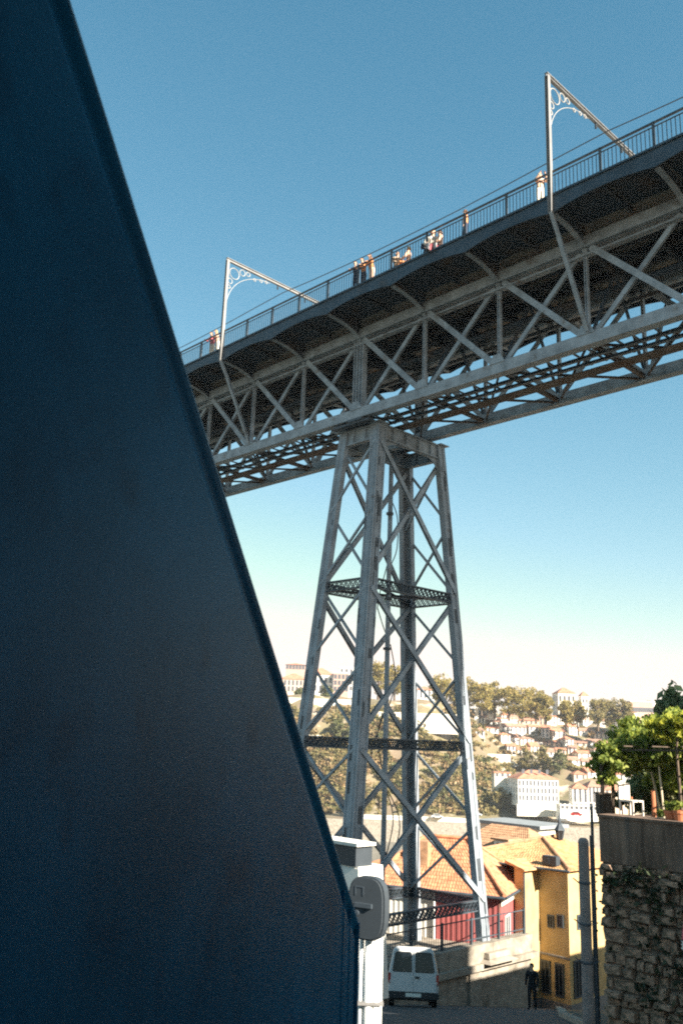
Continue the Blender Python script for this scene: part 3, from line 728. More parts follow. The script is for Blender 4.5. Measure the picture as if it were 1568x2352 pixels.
while z > gz(20)-.6 and ns < 290:
    hh = random.uniform(.15,.36); t = -.02
    while t < 5.2 and ns < 290:
        ll = random.uniform(.16,.66)
        o = link('stone', random.choice(sv), RW); p = gw(t, .062, z-hh)
        o.location = p-Vector(RW['wl']); o.rotation_euler = (0,random.uniform(-.09,.09),ang); o.scale = (ll-.02, random.uniform(.04,.20), hh*random.uniform(.8,1.1))
        t += ll; ns += 1
    z -= hh
# side return of the wall, then the terrace top; both run on out of view to shade the street
obj('wall_return', gbox(.02,.5,.61,29,gz(24)-12,TZ-.07), M['render'], RW)
tag(obj('garden_terrace', gbox(.51,15,.62,29,TZ-.6,TZ-.08), M['terr']), kind='structure')
iv = []
for k in range(42):
    t = random.uniform(0,5); zz = ZR-.1-abs(random.gauss(0,.5)) if random.random()<.55 else random.uniform(gz(21),ZR)
    nn = random.randint(8,26); r = random.uniform(.08,.25)
    for _ in range(nn):
        p = gw(t+random.gauss(0,r), -.10-random.random()*.06, zz+random.gauss(0,r*.9)); iv.append(tuple(p))
ivo = obj('ivy', leaf_quads(iv,.10), M['leaf_ivy']); tag(ivo, 'dark ivy and weeds growing over the rough stone wall', 'ivy', kind='stuff')
# torn poster at the right edge
pp = at(1553,2165,22)
po = thing('torn_poster', 'torn blue, white and pink poster on the rough stone wall', 'poster', tuple(gw(2.32,-.17,pp.z-.35)))
pz = pp.z
for (t0,t1,z0,z1,m_) in ((2.22,2.40,-.35,.45,'c_blue'),(2.14,2.28,.0,.32,'c_pink'),(2.12,2.30,-.22,-.02,'c_cream')):
    b = MB(); n=5
    for k in range(n+1):
        for tt in (t0+random.uniform(-.03,.03),t1+random.uniform(-.02,.02)): b.v.append(tuple(gw(tt,-.17-.02*('pc'.find(m_[2])+1)-.01*random.random(),pz+z0+(z1-z0)*k/n)))
    for k in range(n): b.f.append((2*k,2*k+1,2*k+3,2*k+2))
    s_ = obj('paper_strip', b, M[m_], po); so_ = s_.modifiers.new('thick','SOLIDIFY'); so_.thickness = .004

# concrete post in front of the wall
pt_ = at(1347,1925,19); pb_ = at(1351,2352,19)
cpz = gz(19)
CP = thing('concrete_post', 'thick round grey post with wire clamps beside the stone wall', 'post', (pb_.x,19,cpz))
obj('shaft', MB().lathe([(.112,cpz-1.2-cpz),(.112,0),(.107,pt_.z-cpz-.10),(.098,pt_.z-cpz-.04),(.06,pt_.z-cpz)], 18), M['postc'], CP, True, smooth=True)
for yy_ in (2028,2122,2210):
    zc = at(1350,yy_,19).z-cpz
    cl = obj('clamp', MB().lathe([(.115,zc-.025),(.120,zc),(.115,zc+.025)], 16), M['dark'], CP, True)
    obj('spike', MB().beam((-.12,-.02,zc),(-.24,-.05,zc+.09),('box',.02,.02)).beam((.11,-.08,zc),(.22,-.12,zc+.05),('box',.02,.02)), M['dark'], cl, True)
obj('conduit', MB().tube([(.175,.06,-1),(.17,.05,pt_.z-cpz-.5),(.165,.03,pt_.z-cpz+.05)], .03, 8), M['dark'], CP, True)
# thin pole behind it
tp = at(1357,1845,27.5); tb = Vector((tp.x,27.5,gz(27.5)))
TP = thing('utility_pole', 'thin dark pole with crossarm rising beside the garden wall', 'pole', tuple(tb))
obj('pole', MB().tube([tb,Vector((tb.x,tb.y,tp.z))], [.06,.045], 8), M['dark'], TP)
obj('crossarm', MB().beam(Vector((tb.x-.05,tb.y,tp.z-.55)),Vector((tb.x+.55,tb.y-.2,tp.z-.50)),('box',.05,.05)), M['dark'], TP)

# garden things
def gp(x, y, D): return at(x,y,D)
def garden_post(x, ytop, D, r, m_, label, lean=0.0, group=None):
    p = gp(x,ytop,D); b_ = Vector((p.x+lean, p.y, TZ-.08)); 
    single('garden_stake' if m_!='pot' else 'terracotta_pillar', MB().tube([b_,(b_+p)/2+Vector((.01,0,0)),p], [r,r*.95,r*.85], 8), M[m_], label, 'post', tuple(b_))
garden_post(1380,1755,24.9,.055,'wood','dark wooden pergola post at the corner of the garden wall')
garden_post(1404,1765,25.3,.05,'wood','dark wooden pergola post, second from the wall corner')
garden_post(1480,1712,25.2,.035,'pale_wood','pale leaning stake propping up the vine', .35)
garden_post(1508,1730,24.6,.03,'pale_wood','short pale stake among the vine leaves on the right', .1)
garden_post(1498,1815,24.4,.06,'pot','terracotta coloured pillar standing on the garden wall, the right one')
garden_post(1448,1830,24.9,.05,'pot','terracotta coloured pillar standing on the garden wall, the left one')
pg = thing('pergola', 'dark pergola rails carrying the vine above the stone wall', 'pergola', tuple(gw(2,1.2,TZ)))
zt_ = gp(1430,1722,25).z
for v in (.9,1.9,2.9): obj('rail', MB().beam(gw(.2,v,zt_),gw(7,v,zt_+.15),('box',.035,.045)), M['wood'], pg)
for t in np.arange(.4,7,.8): obj('slat', MB().beam(gw(t,.6,zt_+.09+.02*t),gw(t,3.2,zt_+.09+.02*t),('box',.03,.035)), M['wood'], pg)
for t in (.3,3.4,6.6): obj('post', MB().beam(gw(t,2.9,TZ-.08),gw(t,2.9,zt_-.04),('box',.09,.09)), M['wood'], pg)
# vine canopy
cs = []
for (x,y,D,rx,rz,n) in ((1392,1752,25,.35,.22,10),(1412,1728,25.2,.45,.28,14),(1440,1712,25.4,.5,.3,16),(1468,1700,25.4,.5,.3,16),(1500,1722,25,.5,.35,18),(1530,1740,24.8,.5,.35,18),(1560,1725,24.6,.5,.4,18),(1590,1720,24.5,.6,.5,18),(1395,1780,25.0,.2,.2,5),(1440,1755,25.6,.4,.2,8),(1480,1750,25.6,.35,.25,8),(1545,1775,24.8,.35,.2,8),(1400,1740,25.6,.4,.3,10),(1450,1680,26.5,.5,.35,14),(1480,1670,26.5,.55,.4,16),(1520,1680,26.5,.6,.45,18),(1560,1665,26,.6,.45,18),(1600,1660,26,.6,.5,14),(1540,1800,25.6,.4,.3,9),(1575,1790,25,.5,.4,12),(1500,1790,26,.25,.25,6)):
    p = at(x,y,D); cs.append(clumps(p,(rx*1.1,rx*1.6,rz*1.15),int(n*1.5),46,.2))
vn_ = thing('grape_vine', 'green vine sprawling over the pergola above the stone wall', 'vine', tuple(gw(3,1.8,TZ)))
obj('foliage', leaf_quads(np.concatenate(cs),.11,.3), M['leaf_vine'], vn_)
obj('stem', MB().tube([gw(3.2,2.6,TZ-.1),gw(3.0,2.3,TZ+.8),gw(2.6,2.0,zt_+.1)], [.06,.045,.03], 7), M['bark'], vn_)
cs = []
for (x,y,D,rx,rz,n) in ((1520,1665,24.2,.40,.10,12),(1550,1655,24.0,.4,.14,14),(1585,1650,23.8,.4,.2,12),(1512,1690,24.2,.3,.1,8),(1560,1680,24.0,.35,.14,10)):
    p = at(x,y,D); cs.append(clumps(p,(rx,rx,rz),n,40,.14))
bv = thing('bright_shrub', 'bright yellow green leafy shrub catching the sun at the right edge', 'shrub', tuple(gw(3.3,1.5,TZ)))
obj('foliage', leaf_quads(np.concatenate(cs),.12,.3), M['leaf_bri'], bv)
pst = at(1555,1690,24.0); obj('stem', MB().tube([Vector((pst.x,pst.y,TZ-.1)),pst+Vector((-.05,0,-.5)),pst+Vector((0,0,.2))], [.05,.035,.02], 7), M['bark'], bv)
def gtree(x,ytop,D,rad,m_,label,**k):
    p = at(x,ytop,D); b_ = Vector((p.x,p.y,TZ-.1)); return tree('conifer_tree' if k.get('cone') else 'garden_tree', label, b_, p.z-b_.z, rad, m_, **k)
gtree(1541,1590,31,1.7,'leaf_con','dark green conical conifer behind the garden vine',cone=True,ncl=64,nlf=130,leaf=.21,low=.12)
gtree(1590,1600,30,1.7,'leaf_con','dark conifer cut by the right edge of the picture',cone=True,ncl=64,nlf=130,leaf=.21,low=.12)
gtree(1490,1645,29,1.15,'leaf_con','bushy dark tree to the left of the conifer',ncl=26,nlf=60,leaf=.14,low=.3)
gtree(1425,1800,26.5,.30,'leaf_dk','low dark bush standing below the vine',ncl=12,nlf=40,leaf=.09,low=.1)
gtree(1475,1812,26,.42,'leaf_dk','rounded dark bush between the terracotta pillars',ncl=16,nlf=44,leaf=.09,low=.05)
gtree(1552,1790,25.5,.55,'leaf_dk','dark leafy bush beside the flower pots',ncl=20,nlf=44,leaf=.1,low=.05)
gtree(1530,1840,23.9,.25,'leaf_vine','small fresh green plant beside the flower pots',ncl=10,nlf=34,leaf=.07,low=.05)
def pot(x, D, r, h_, label):
    p = at(x,1880,D); b_ = Vector((p.x,p.y,TZ-.08))
    t = thing('flower_pot', label, 'pot', tuple(b_), group='terracotta flower pots on the wall')
    obj('bowl', MB().lathe([(r*.7,0),(r*.9,h_*.7),(r,h_*.8),(r,h_),(r*.85,h_),(r*.8,h_*.85)], 14), M['pot'], t, True, smooth=False)
    c = clumps((0,0,h_+.1),(r*.9,r*.9,.14),6,22,.08); obj('plant', leaf_quads(c,.07), M['leaf_vine'], t, True)
pot(1540,23.0,.17,.30,'terracotta flower pot on the wall, the left of the pair')
pot(1560,22.8,.17,.32,'terracotta flower pot at the right edge of the wall')
sb = at(1384,1824,25.1)
SHD = thing('garden_cupboard', 'dark wooden cupboard on the corner of the garden wall', 'cupboard', (sb.x,sb.y,TZ-.08))
obj('carcass', MB().box(-.16,.16,-.2,.2,0,sb.z-TZ+.08), M['wood'], SHD, True); obj('door', MB().box(-.13,.13,-.225,-.201,.04,sb.z-TZ+.02), M['wood'], SHD, True); obj('top', MB().box(-.19,.19,-.24,.23,sb.z-TZ+.083,sb.z-TZ+.12), M['wood'], SHD, True)
wcp = at(1455,1860,24.1)
CH = thing('garden_chair', 'white garden chair on the terrace behind the stone wall', 'chair', (wcp.x,wcp.y+.2,TZ-.08), rotz=.6)
obj('seat', MB().box(-.22,.22,-.22,.22,.40,.44), M['w3'], CH, True); obj('backrest', MB().box(-.22,.22,.2,.24,.45,.85), M['w3'], CH, True)
for x in (-.2,.2):
    for y in (-.2,.2): obj('leg', MB().box(x-.02,x+.02,y-.02,y+.02,0,.398), M['w3'], CH, True)

# ------------------------------------------------------------------ houses of the near bank
def tiled_slope(a, b_, c, d, step=.31, wav=.17, th=.022):
    """tile courses over the quad a-b (eave, left to right), d-c (ridge); real stepped rows of half-round tiles"""
    a,b_,c,d = [Vector(p) for p in (a,b_,c,d)]; mb = MB()
    n = (b_-a).cross(d-a).normalized()
    if n.z < 0: n = -n
    rows = max(2,int(((d-a).length+(c-b_).length)/2/step))
    for r in range(rows):
        f0,f1 = r/rows, (r+1)/rows
        l0,r0 = a.lerp(d,f0), b_.lerp(c,f0); l1,r1 = a.lerp(d,f1), b_.lerp(c,f1)
        m_ = max(1,int((r0-l0).length/wav)); base = len(mb.v)
        for k in range(2*m_+1):
            g_ = k/(2*m_); hh = th*(1 if k%2 else 0)+random.uniform(-.006,.006)
            mb.v.append(tuple(l0.lerp(r0,g_)+n*(hh+th*.9))); mb.v.append(tuple(l1.lerp(r1,g_)+n*(hh)))
            mb.v.append(tuple(l0.lerp(r0,g_)+n*(-.03)))
        for k in range(2*m_):
            i = base+3*k; mb.f.append((i,i+3,i+4,i+1)); mb.f.append((i+2,i+5,i+3,i))
    return mb
def wall_poly(pts, z0, z1):
    return MB().prism([(p[0],p[1]) for p in pts], lambda a,b_,k: Vector((a,b_,z1 if k else z0)))
def plan(o, u, v): return Vector((o[0]+U[0]*u+V[0]*v, o[1]+U[1]*u+V[1]*v, 0))
def up3(p, z): return Vector((p[0],p[1],z))
def corr(p, q, z0, z1, n, amp, out):     # corrugated cladding between two plan points
    mb = MB(); p = Vector(p); q = Vector(q); k_ = int((q-p).length/.14)
    for k in range(k_+1):
        c = p.lerp(q,k/k_)+out*(.03+amp*(k%2)); mb.v += [(c.x,c.y,z0),(c.x,c.y,z1)]
    for k in range(k_): mb.f.append((2*k,2*k+2,2*k+3,2*k+1))
    return mb
UU = Vector((U[0],U[1],0)); VV = Vector((V[0],V[1],0))
def window(par, c, wdt, hgt, along, out, frame='whitep'):
    f = MB()
    for (x0,x1,z0,z1) in ((-wdt/2-.07,wdt/2+.07,hgt/2,hgt/2+.08),(-wdt/2-.07,wdt/2+.07,-hgt/2-.08,-hgt/2),(-wdt/2-.07,-wdt/2,-hgt/2,hgt/2),(wdt/2,wdt/2+.07,-hgt/2,hgt/2),(-.02,.02,-hgt/2,hgt/2)):
        f.hexa([c+along*x+out*y+Vector((0,0,z)) for z in (z0,z1) for x,y in ((x0,.0),(x0,.06),(x1,.06),(x1,.0))])
    fo = obj('window', f, M[frame], par)
    obj('pane', MB().hexa([c+along*x+out*y+Vector((0,0,z)) for z in (-hgt/2,hgt/2) for x,y in ((-wdt/2,.001),(-wdt/2,.02),(wdt/2,.02),(wdt/2,.001))]), M['glass'], fo)
# red and white corrugated house
K = (9.05,50.1); ez_ = -7.85; gzr = -14.5
RH = thing('corrugated_house', 'red and cream corrugated house with orange tiled hip roof behind the pier', 'house', (K[0],K[1],gzr))
E1 = Vector((.91,-.4146,0)); E2 = Vector((.4146,.91,0))
def planR(o,u,v): return Vector((o[0],o[1],0))+E1*u+E2*v
c4 = [planR(K,0,0),planR(K,-7.4,0),planR(K,-7.4,5.4),planR(K,0,5.4)]
obj('wall', wall_poly(c4,gzr,ez_), M['w4'], RH)
sp_ = planR(K,-3.55,0)
obj('cream_cladding', corr(c4[1],sp_,-11.5,ez_-.1,40,.035,-E2), M['whitecl'], RH)
obj('red_cladding', corr(sp_,c4[0],-13.0,ez_-.1,40,.035,-E2), M['redcl'], RH)
obj('red_cladding', corr(c4[0],c4[3],-10.2,ez_-.1,40,.035,E1), M['redcl'], RH)
obj('downpipe', MB().tube([up3(sp_,-13)-E2*.14, up3(sp_,ez_-.2)-E2*.14, up3(sp_,ez_)-E2*.3], .06, 8), M['whitep'], RH)
ov = .35; e = [planR(K,ov,-ov),planR(K,-7.4-ov,-ov),planR(K,-7.4-ov,5.4+ov),planR(K,ov,5.4+ov)]; rz_ = -5.45
rA, rB = up3(planR(K,-2.5,2.7),rz_), up3(planR(K,-5.0,2.7),rz_)
rf = obj('roof', MB().add([up3(p,ez_-.02) for p in e]+[rA,rB], [(1,0,4,5),(0,3,4),(3,2,5,4),(2,1,5),(0,1,2,3)]), M['tile'], RH)
obj('tiles', tiled_slope(up3(e[1],ez_),up3(e[0],ez_),rA,rB), M['tile'], rf, kind='stuff'); obj('tiles', tiled_slope(up3(e[0],ez_),up3(e[3],ez_),rA,rA), M['tile'], rf, kind='stuff')
for p,q in ((up3(e[0],ez_+.05),rA),(rA,rB),(up3(e[1],ez_+.05),rB),(up3(e[3],ez_+.05),rA)):
    obj('hip_tiles', MB().tube([p+Vector((0,0,.06)),q+Vector((0,0,.06))], .11, 8), M['tile'], rf)
obj('gutter', MB().tube([up3(e[1],ez_-.03)-E2*.06,up3(e[0],ez_-.03)-E2*.06], .08, 8).tube([up3(e[0],ez_-.03)+E1*.06,up3(e[3],ez_-.03)+E1*.06], .08, 8), M['dark'], RH)
chp = up3(planR(K,-4.6,1.2),0); obj('chimney', MB().hexa([chp+E1*x+E2*y+Vector((0,0,z)) for z in (-7.6,-5.55) for x,y in ((-.3,-.3),(-.3,.3),(.3,.3),(.3,-.3))]), M['tile_b'], RH)
window(RH, up3(planR(K,0,1.25),-10.0)+E1*.08, .9, 2.0, E2, E1)
obj('eave_band', MB().hexa([up3(planR(K,a,b2),z) for z in (ez_-.5,ez_-.12) for a,b2 in ((.08,-.0),(.08,5.3),(.10,5.3),(.10,-.0))]), M['w2'], RH)
# yellow house with a stepped front
A = (10.75,52.2)
pA = plan(A,0,0); pC = plan(A,0,1.5); pD = plan(A,1.86,1.5); pE = plan(A,1.86,8.5); pF = plan(A,-5,8.5); pG = plan(A,-5,2.0); pH = plan(A,-.6,2.0); pI = plan(A,-.6,0)
zg, ze = -15.5, -6.7
YH = thing('yellow_house', 'ochre yellow rendered house with stepped corner and orange roof', 'house', (A[0],A[1],zg))
obj('wall', wall_poly([pA,pC,pD,pE,pF,pG,pH,pI][::-1],zg,ze), M['yellow'], YH)
obj('plinth', wall_poly([plan(A,.03,.0),plan(A,.03,1.47),plan(A,1.89,1.47),plan(A,1.89,8.4),plan(A,1.5,8.4),plan(A,1.5,1.6),plan(A,-.3,1.6),plan(A,-.3,0)][::-1],zg,-13.4), M['grey'], YH)
o2 = .3
er = [plan(A,1.86+o2,1.50-o2),plan(A,1.86+o2,8.5+o2),plan(A,-5-o2,8.5+o2),plan(A,-5-o2,-.1)]
er0 = plan(A,o2,-o2-.05)
rr1,rr2 = up3(plan(A,-1.6,4.4),-5.5),up3(plan(A,-1.9,6.2),-5.5)
rf = obj('roof', MB().add([up3(p,ze+.01) for p in er]+[rr1,rr2], [(0,1,5,4),(1,2,5),(2,3,4,5),(3,0,4),(3,2,1,0)]), M['tile_o'], YH)
obj('tiles', tiled_slope(up3(er[0],ze+.03),up3(er[1],ze+.03),rr2,rr1), M['tile_o'], rf, kind='stuff'); obj('tiles', tiled_slope(up3(er[3],ze+.03),up3(er[0],ze+.03),rr1,rr1), M['tile_o'], rf, kind='stuff')
obj('porch_roof', MB().add([up3(er0,ze-.01),up3(plan(A,o2,1.50),ze-.01),up3(plan(A,-1,1.50),ze+.35),up3(plan(A,-1,-.35),ze+.35),up3(er0,ze-.1),up3(plan(A,o2,1.50),ze-.1),up3(plan(A,-1,1.50),ze+.2),up3(plan(A,-1,-.35),ze+.2)],[(0,1,2,3),(7,6,5,4),(0,4,5,1),(1,5,6,2),(2,6,7,3),(3,7,4,0)]), M['tile_o'], YH)
for p,q in ((up3(er[0],ze+.05),rr1),(up3(er[3],ze+.05),rr1),(rr1,rr2)): obj('hip_tiles', MB().tube([p+Vector((0,0,.05)),q+Vector((0,0,.05))], .1, 8), M['tile_b'], rf)
obj('gutter', MB().tube([up3(er[3],ze),up3(er[0],ze)], .07, 8), M['dark'], YH)
for uu_,z_ in ((.72,-9.45),(1.32,-9.35)): window(YH, up3(plan(A,uu_,1.50),z_)-VV*.005, .26, .5, UU, -VV, 'dark')
window(YH, up3(plan(A,1.86,2.6),-9.4)+UU*.005, .5, .6, VV, UU, 'dark')
for uu_,w_ in ((.35,.42),(1.2,.40)): window(YH, up3(plan(A,uu_,1.50),-12.3)-VV*.005, w_, 1.5, UU, -VV, 'dark')
window(YH, up3(plan(A,1.86,2.2),-12.2)+UU*.005, .6, 1.7, VV, UU, 'dark'); window(YH, up3(plan(A,1.86,3.6),-12.2)+UU*.005, .6, 1.7, VV, UU, 'dark')
obj('string_course', MB().hexa([up3(plan(A,a,b2),z) for z in (-11.2,-11.1) for a,b2 in ((0,1.42),(0,1.499),(1.86,1.499),(1.86,1.42))]), M['grey'], YH)
obj('drainpipe', MB().tube([up3(plan(A,.1,-.08),zg),up3(plan(A,.1,-.08),ze-.2)], .05, 8), M['dark'], YH)
ac = up3(plan(A,.9,1.37),-6.65)
AC = thing('roof_unit', 'grey ventilation unit sitting on the eave of the yellow house', 'box', tuple(ac))
obj('case', MB().hexa([ac+UU*x+VV*y+Vector((0,0,z)) for z in (.16,.62) for x,y in ((-.45,-.2),(-.45,.2),(.45,.2),(.45,-.2))]), M['greybox'], AC)
obj('grille', MB().hexa([ac+UU*x+VV*y+Vector((0,0,z)) for z in (.22,.56) for x,y in ((-.38,-.225),(-.38,-.202),(.0,-.202),(.0,-.225))]), M['dark'], AC)
obj('foot', MB().hexa([ac+UU*x+VV*y+Vector((0,0,z)) for z in (-.05,.158) for x,y in ((-.35,-.1),(-.35,.1),(.35,.1),(.35,-.1))]), M['dark'], AC)
# brown-roofed house behind, with a dormer
def simple_house(name, label, org, L_, D_, zg_, ze_, rise, wm, rm, dormer=False, tiles=True):
    h_ = thing(name, label, 'house', (org[0],org[1],zg_))
    c = [plan(org,0,0),plan(org,-L_,0),plan(org,-L_,D_),plan(org,0,D_)]
    obj('wall', wall_poly(c,zg_,ze_), M[wm], h_)
    e_ = [plan(org,.3,-.3),plan(org,-L_-.3,-.3),plan(org,-L_-.3,D_+.3),plan(org,.3,D_+.3)]
    m1,m2 = up3(plan(org,-L_*.3,D_/2),ze_+rise), up3(plan(org,-L_*.7,D_/2),ze_+rise)
    r_ = obj('roof', MB().add([up3(p,ze_+.01) for p in e_]+[m1,m2], [(1,0,4,5),(0,3,4),(3,2,5,4),(2,1,5),(0,1,2,3)]), M[rm], h_)
    if tiles:
        obj('tiles', tiled_slope(up3(e_[1],ze_+.03),up3(e_[0],ze_+.03),m1,m2), M[rm], r_, kind='stuff'); obj('tiles', tiled_slope(up3(e_[0],ze_+.03),up3(e_[3],ze_+.03),m1,m1), M[rm], r_, kind='stuff')
    if dormer:
        dc = up3(plan(org,-L_*.36,D_*.14),ze_+rise*.30)
        d_ = obj('dormer', MB().hexa([dc+UU*x+VV*y+Vector((0,0,z)) for z in (-.3,.85) for x,y in ((-.6,-.1),(-.6,1.6),(.6,1.6),(.6,-.1))]), M['w1'], h_)
        window(h_, dc+Vector((0,0,.32))-VV*.11, .7, .7, UU, -VV)
        obj('dormer_roof', MB().hexa([dc+UU*x+VV*y+Vector((0,0,z)) for z,dz in ((.86,0),(.98,0)) for x,y in ((-.75,-.3),(-.75,1.7),(.75,1.7),(.75,-.3))]), M[rm], h_)
    for k in (.25,.5,.75): window(h_, up3(plan(org,-L_*k,0),ze_-1.4)-VV*.01, .8, 1.2, UU, -VV)
    for k in (.3,.7): window(h_, up3(plan(org,0,D_*k),ze_-1.4)+UU*.01, .8, 1.2, VV, UU)
    return h_
oc = at(1215,2000,62); simple_house('tiled_house', 'brown tiled house with a small dormer between the red and yellow houses', (oc.x,oc.y), 8, 7, -19, oc.z, 2.3, 'w3', 'tile_b', True)
og = at(1236,1905,84); GB = thing('flat_roof_shed', 'long shed with grey flat roof beyond the tiled houses', 'shed', (og.x,og.y,-30))
obj('wall', wall_poly([plan((og.x,og.y),0,0),plan((og.x,og.y),-6.5,0),plan((og.x,og.y),-6.5,4),plan((og.x,og.y),0,4)],-30,og.z), M['w2'], GB)
obj('roof', wall_poly([plan((og.x,og.y),.4,-.4),plan((og.x,og.y),-6.9,-.4),plan((og.x,og.y),-6.9,4.4),plan((og.x,og.y),.4,4.4)],og.z+.003,og.z+.3), M['zinc'], GB)
ol = at(1000,1960,80); simple_house('tiled_house', 'low tiled house partly hidden behind the red house roof', (ol.x,ol.y), 9, 6, -30, ol.z-2.2, 1.5, 'w2', 'tile', False, False)
# street lantern
ln = at(1285,1932,57.0); LN = thing('street_lantern', 'black street lantern standing out above the yellow house roof', 'lamp', (ln.x,57.0,gz(57)-.3))
lz = at(1285,1868,57.0).z-(gz(57)-.3); l0 = ln.z-(gz(57)-.3)
obj('pole', MB().lathe([(.09,0),(.06,1),(.05,l0)], 10), M['dark'], LN, True)
obj('lantern_glass', MB().lathe([(.16,l0+.1),(.27,l0+.62)], 6), M['glass'], LN, True)
cage = MB()
for k in range(6):
    a = k*math.pi/3; cage.beam((.165*math.cos(a),.165*math.sin(a),l0+.08),(.285*math.cos(a),.285*math.sin(a),l0+.63),('box',.03,.03))
obj('cage', cage, M['dark'], LN, True)
obj('hood', MB().lathe([(.33,l0+.63),(.30,l0+.70),(.14,l0+.95),(.10,l0+1.0),(.10,l0+1.1),(.02,lz)], 6), M['dark'], LN, True)
obj('bracket', MB().tube([(0,0,l0-.25),(.25,0,l0-.15),(.3,0,l0+.05),(0,0,l0+.08)], .02, 6), M['dark'], LN, True)
# unseen houses added out of view to shade the dark wall and the round post
def plain_house(name, label, x0,x1,y0,y1,z0,z1,rise,wm):
    t = thing(name, label, 'house', ((x0+x1)/2,(y0+y1)/2,z0))
    obj('wall', MB().box(x0,x1,y0,y1,z0,z1), M[wm], t)
    xm = (x0+x1)/2; obj('roof', MB().add([(x0-.2,y0-.3,z1+.004),(x1+.3,y0-.3,z1+.004),(x1+.3,y1+.2,z1+.004),(x0-.2,y1+.2,z1+.004),(xm,y0+2,z1+rise),(xm,y1-2,z1+rise)],[(3,2,1,0),(0,1,4),(1,2,5,4),(2,3,5),(3,0,4,5)]), M['tile'], t)
    for k in range(3):
        for zz in np.arange(z0+2.2,z1-1,3.0):
            c = Vector((x0,y0+(y1-y0)*(k+.5)/3,zz)); window(t, c+Vector((-.005,0,0)), .9, 1.4, Vector((0,1,0)), Vector((-1,0,0)))
    return t
plain_house('unseen_shade_house', 'unseen tall house added outside the right edge to shade the dark wall', 3.6,5.5,-13,5.6,-4,11.0,.8,'grey')
plain_house('unseen_shade_house', 'unseen broad house added well outside the right edge to shade the round post', 15,23,-2,9.5,-6,7.6,.8,'w3')

# ------------------------------------------------------------------ far bank buildings
WIN_M = {}
def win_mesh(w_, h_):
    k = (round(w_,2),round(h_,2))
    if k not in WIN_M:
        b = MB().box(-w_/2,w_/2,-.05,.04,-h_/2,h_); me = bpy.data.meshes.new('window'); me.from_pydata(b.v,[],b.f); me.materials.append(M['fglass']); WIN_M[k] = me
    return WIN_M[k]
def far_house(name, label, base, w_, d_, h_, rot, wm, rm, roof='hip', rise=1.6, cols=3, rows=1, ww=.9, wh=1.3, group=None, cat='house', sink=4, side=True, z0w=1.3):
    t = thing(name, label, cat, tuple(base), rotz=rot, group=group)
    obj('wall', MB().box(-w_/2,w_/2,0,d_,-sink,h_), M[wm], t, True)
    e_ = .35
    if roof == 'flat':
        obj('roof', MB().box(-w_/2-.2,w_/2+.2,-.2,d_+.2,h_+.004,h_+.4), M[rm], t, True)
    elif roof == 'gable':
        obj('roof', MB().add([(-w_/2-e_,-e_,h_+.004),(w_/2+e_,-e_,h_+.004),(w_/2+e_,d_+e_,h_+.004),(-w_/2-e_,d_+e_,h_+.004),(-w_/2-e_,d_/2,h_+rise),(w_/2+e_,d_/2,h_+rise)],[(3,2,1,0),(0,1,5,4),(1,2,5),(2,3,4,5),(3,0,4)]), M[rm], t, True)
    else:
        i_ = min(w_,d_)*.45
        obj('roof', MB().add([(-w_/2-e_,-e_,h_+.004),(w_/2+e_,-e_,h_+.004),(w_/2+e_,d_+e_,h_+.004),(-w_/2-e_,d_+e_,h_+.004),(-w_/2+i_,d_/2,h_+rise),(w_/2-i_,d_/2,h_+rise)],[(3,2,1,0),(0,1,5,4),(1,2,5),(2,3,4,5),(3,0,4)]), M[rm], t, True)
    me = win_mesh(ww,wh)
    for r in range(rows):
        for c in range(cols):
            o = link('window', me, t); o.location = (-w_/2+w_*(c+.5)/cols, -.02, z0w+(h_-z0w*.6)*r/rows+.3)
        if side:
            nc = max(1,int(d_/3))
            for c in range(nc):
                o = link('window', me, t); o.location = (-w_/2-.02, d_*(c+.5)/nc, z0w+(h_-z0w*.6)*r/rows+.3); o.rotation_euler = (0,0,math.pi/2)
    return t
def px2m(D): return D/FPX
def bld(name, label, x0, x1, ytop, ybot, D, d_, wm, rm, rot=0, **k):
    """front wall spans picture columns x0..x1 and rows ytop..ybot at distance D"""
    if k.get('cat') == 'wall' and name != 'quay_building': D = hit((x0+x1)/2, ybot).y-.3; k['sink'] = 2
    p0 = at(x0,ybot,D); p1 = at(x1,ybot,D); pt2 = at((x0+x1)/2,ytop,D); pb2 = at((x0+x1)/2,ybot,D)
    return far_house(name, label, ((p0.x+p1.x)/2,D,pb2.z), (p1-p0).length, d_, pt2.z-pb2.z, rot, wm, rm, **k)
# the white riverside block and its neighbours
WB = bld('riverside_block', 'large white riverside block with rows of windows and red hip roof', 1188,1284,1790,1846,332,13,'w1','froof',rot=.10,rise=3.0,cols=11,rows=3,ww=.75,wh=1.25,cat='building',sink=1)
for k in range(11): o = link('arcade_window', win_mesh(.8,2.3), WB); o.location = (-7.2+k*1.43,-.03,-2.3)
p = at(1235,1866,330); obj('base_storey', MB().box(-8.2,8.2,-1.0,0-.02,-4.3,-.3), M['w2'], WB, True)
for k in range(4): o = link('roof_dormer', win_mesh(1.0,1.0), WB); o.location = (-4.8+k*3.0,2.2,10.7)
bld('riverside_house', 'white riverside house with brown roof, right of the large white block', 1315,1350,1812,1848,334,9,'w1','froof',rot=-.1,rise=2.0,cols=3,rows=2,ww=.9,wh=1.5,cat='house',sink=3)
bld('riverside_house', 'greyish terraced riverside house half behind the utility pole', 1351,1385,1808,1850,336,9,'w3','froof2',rot=0,rise=2.2,cols=4,rows=3,ww=.8,wh=1.2,sink=4)
bld('riverside_house', 'low pale riverside house hidden among the pergola posts', 1388,1440,1815,1850,338,9,'w4','froof',rot=0,rise=2.2,cols=4,rows=2,sink=4)
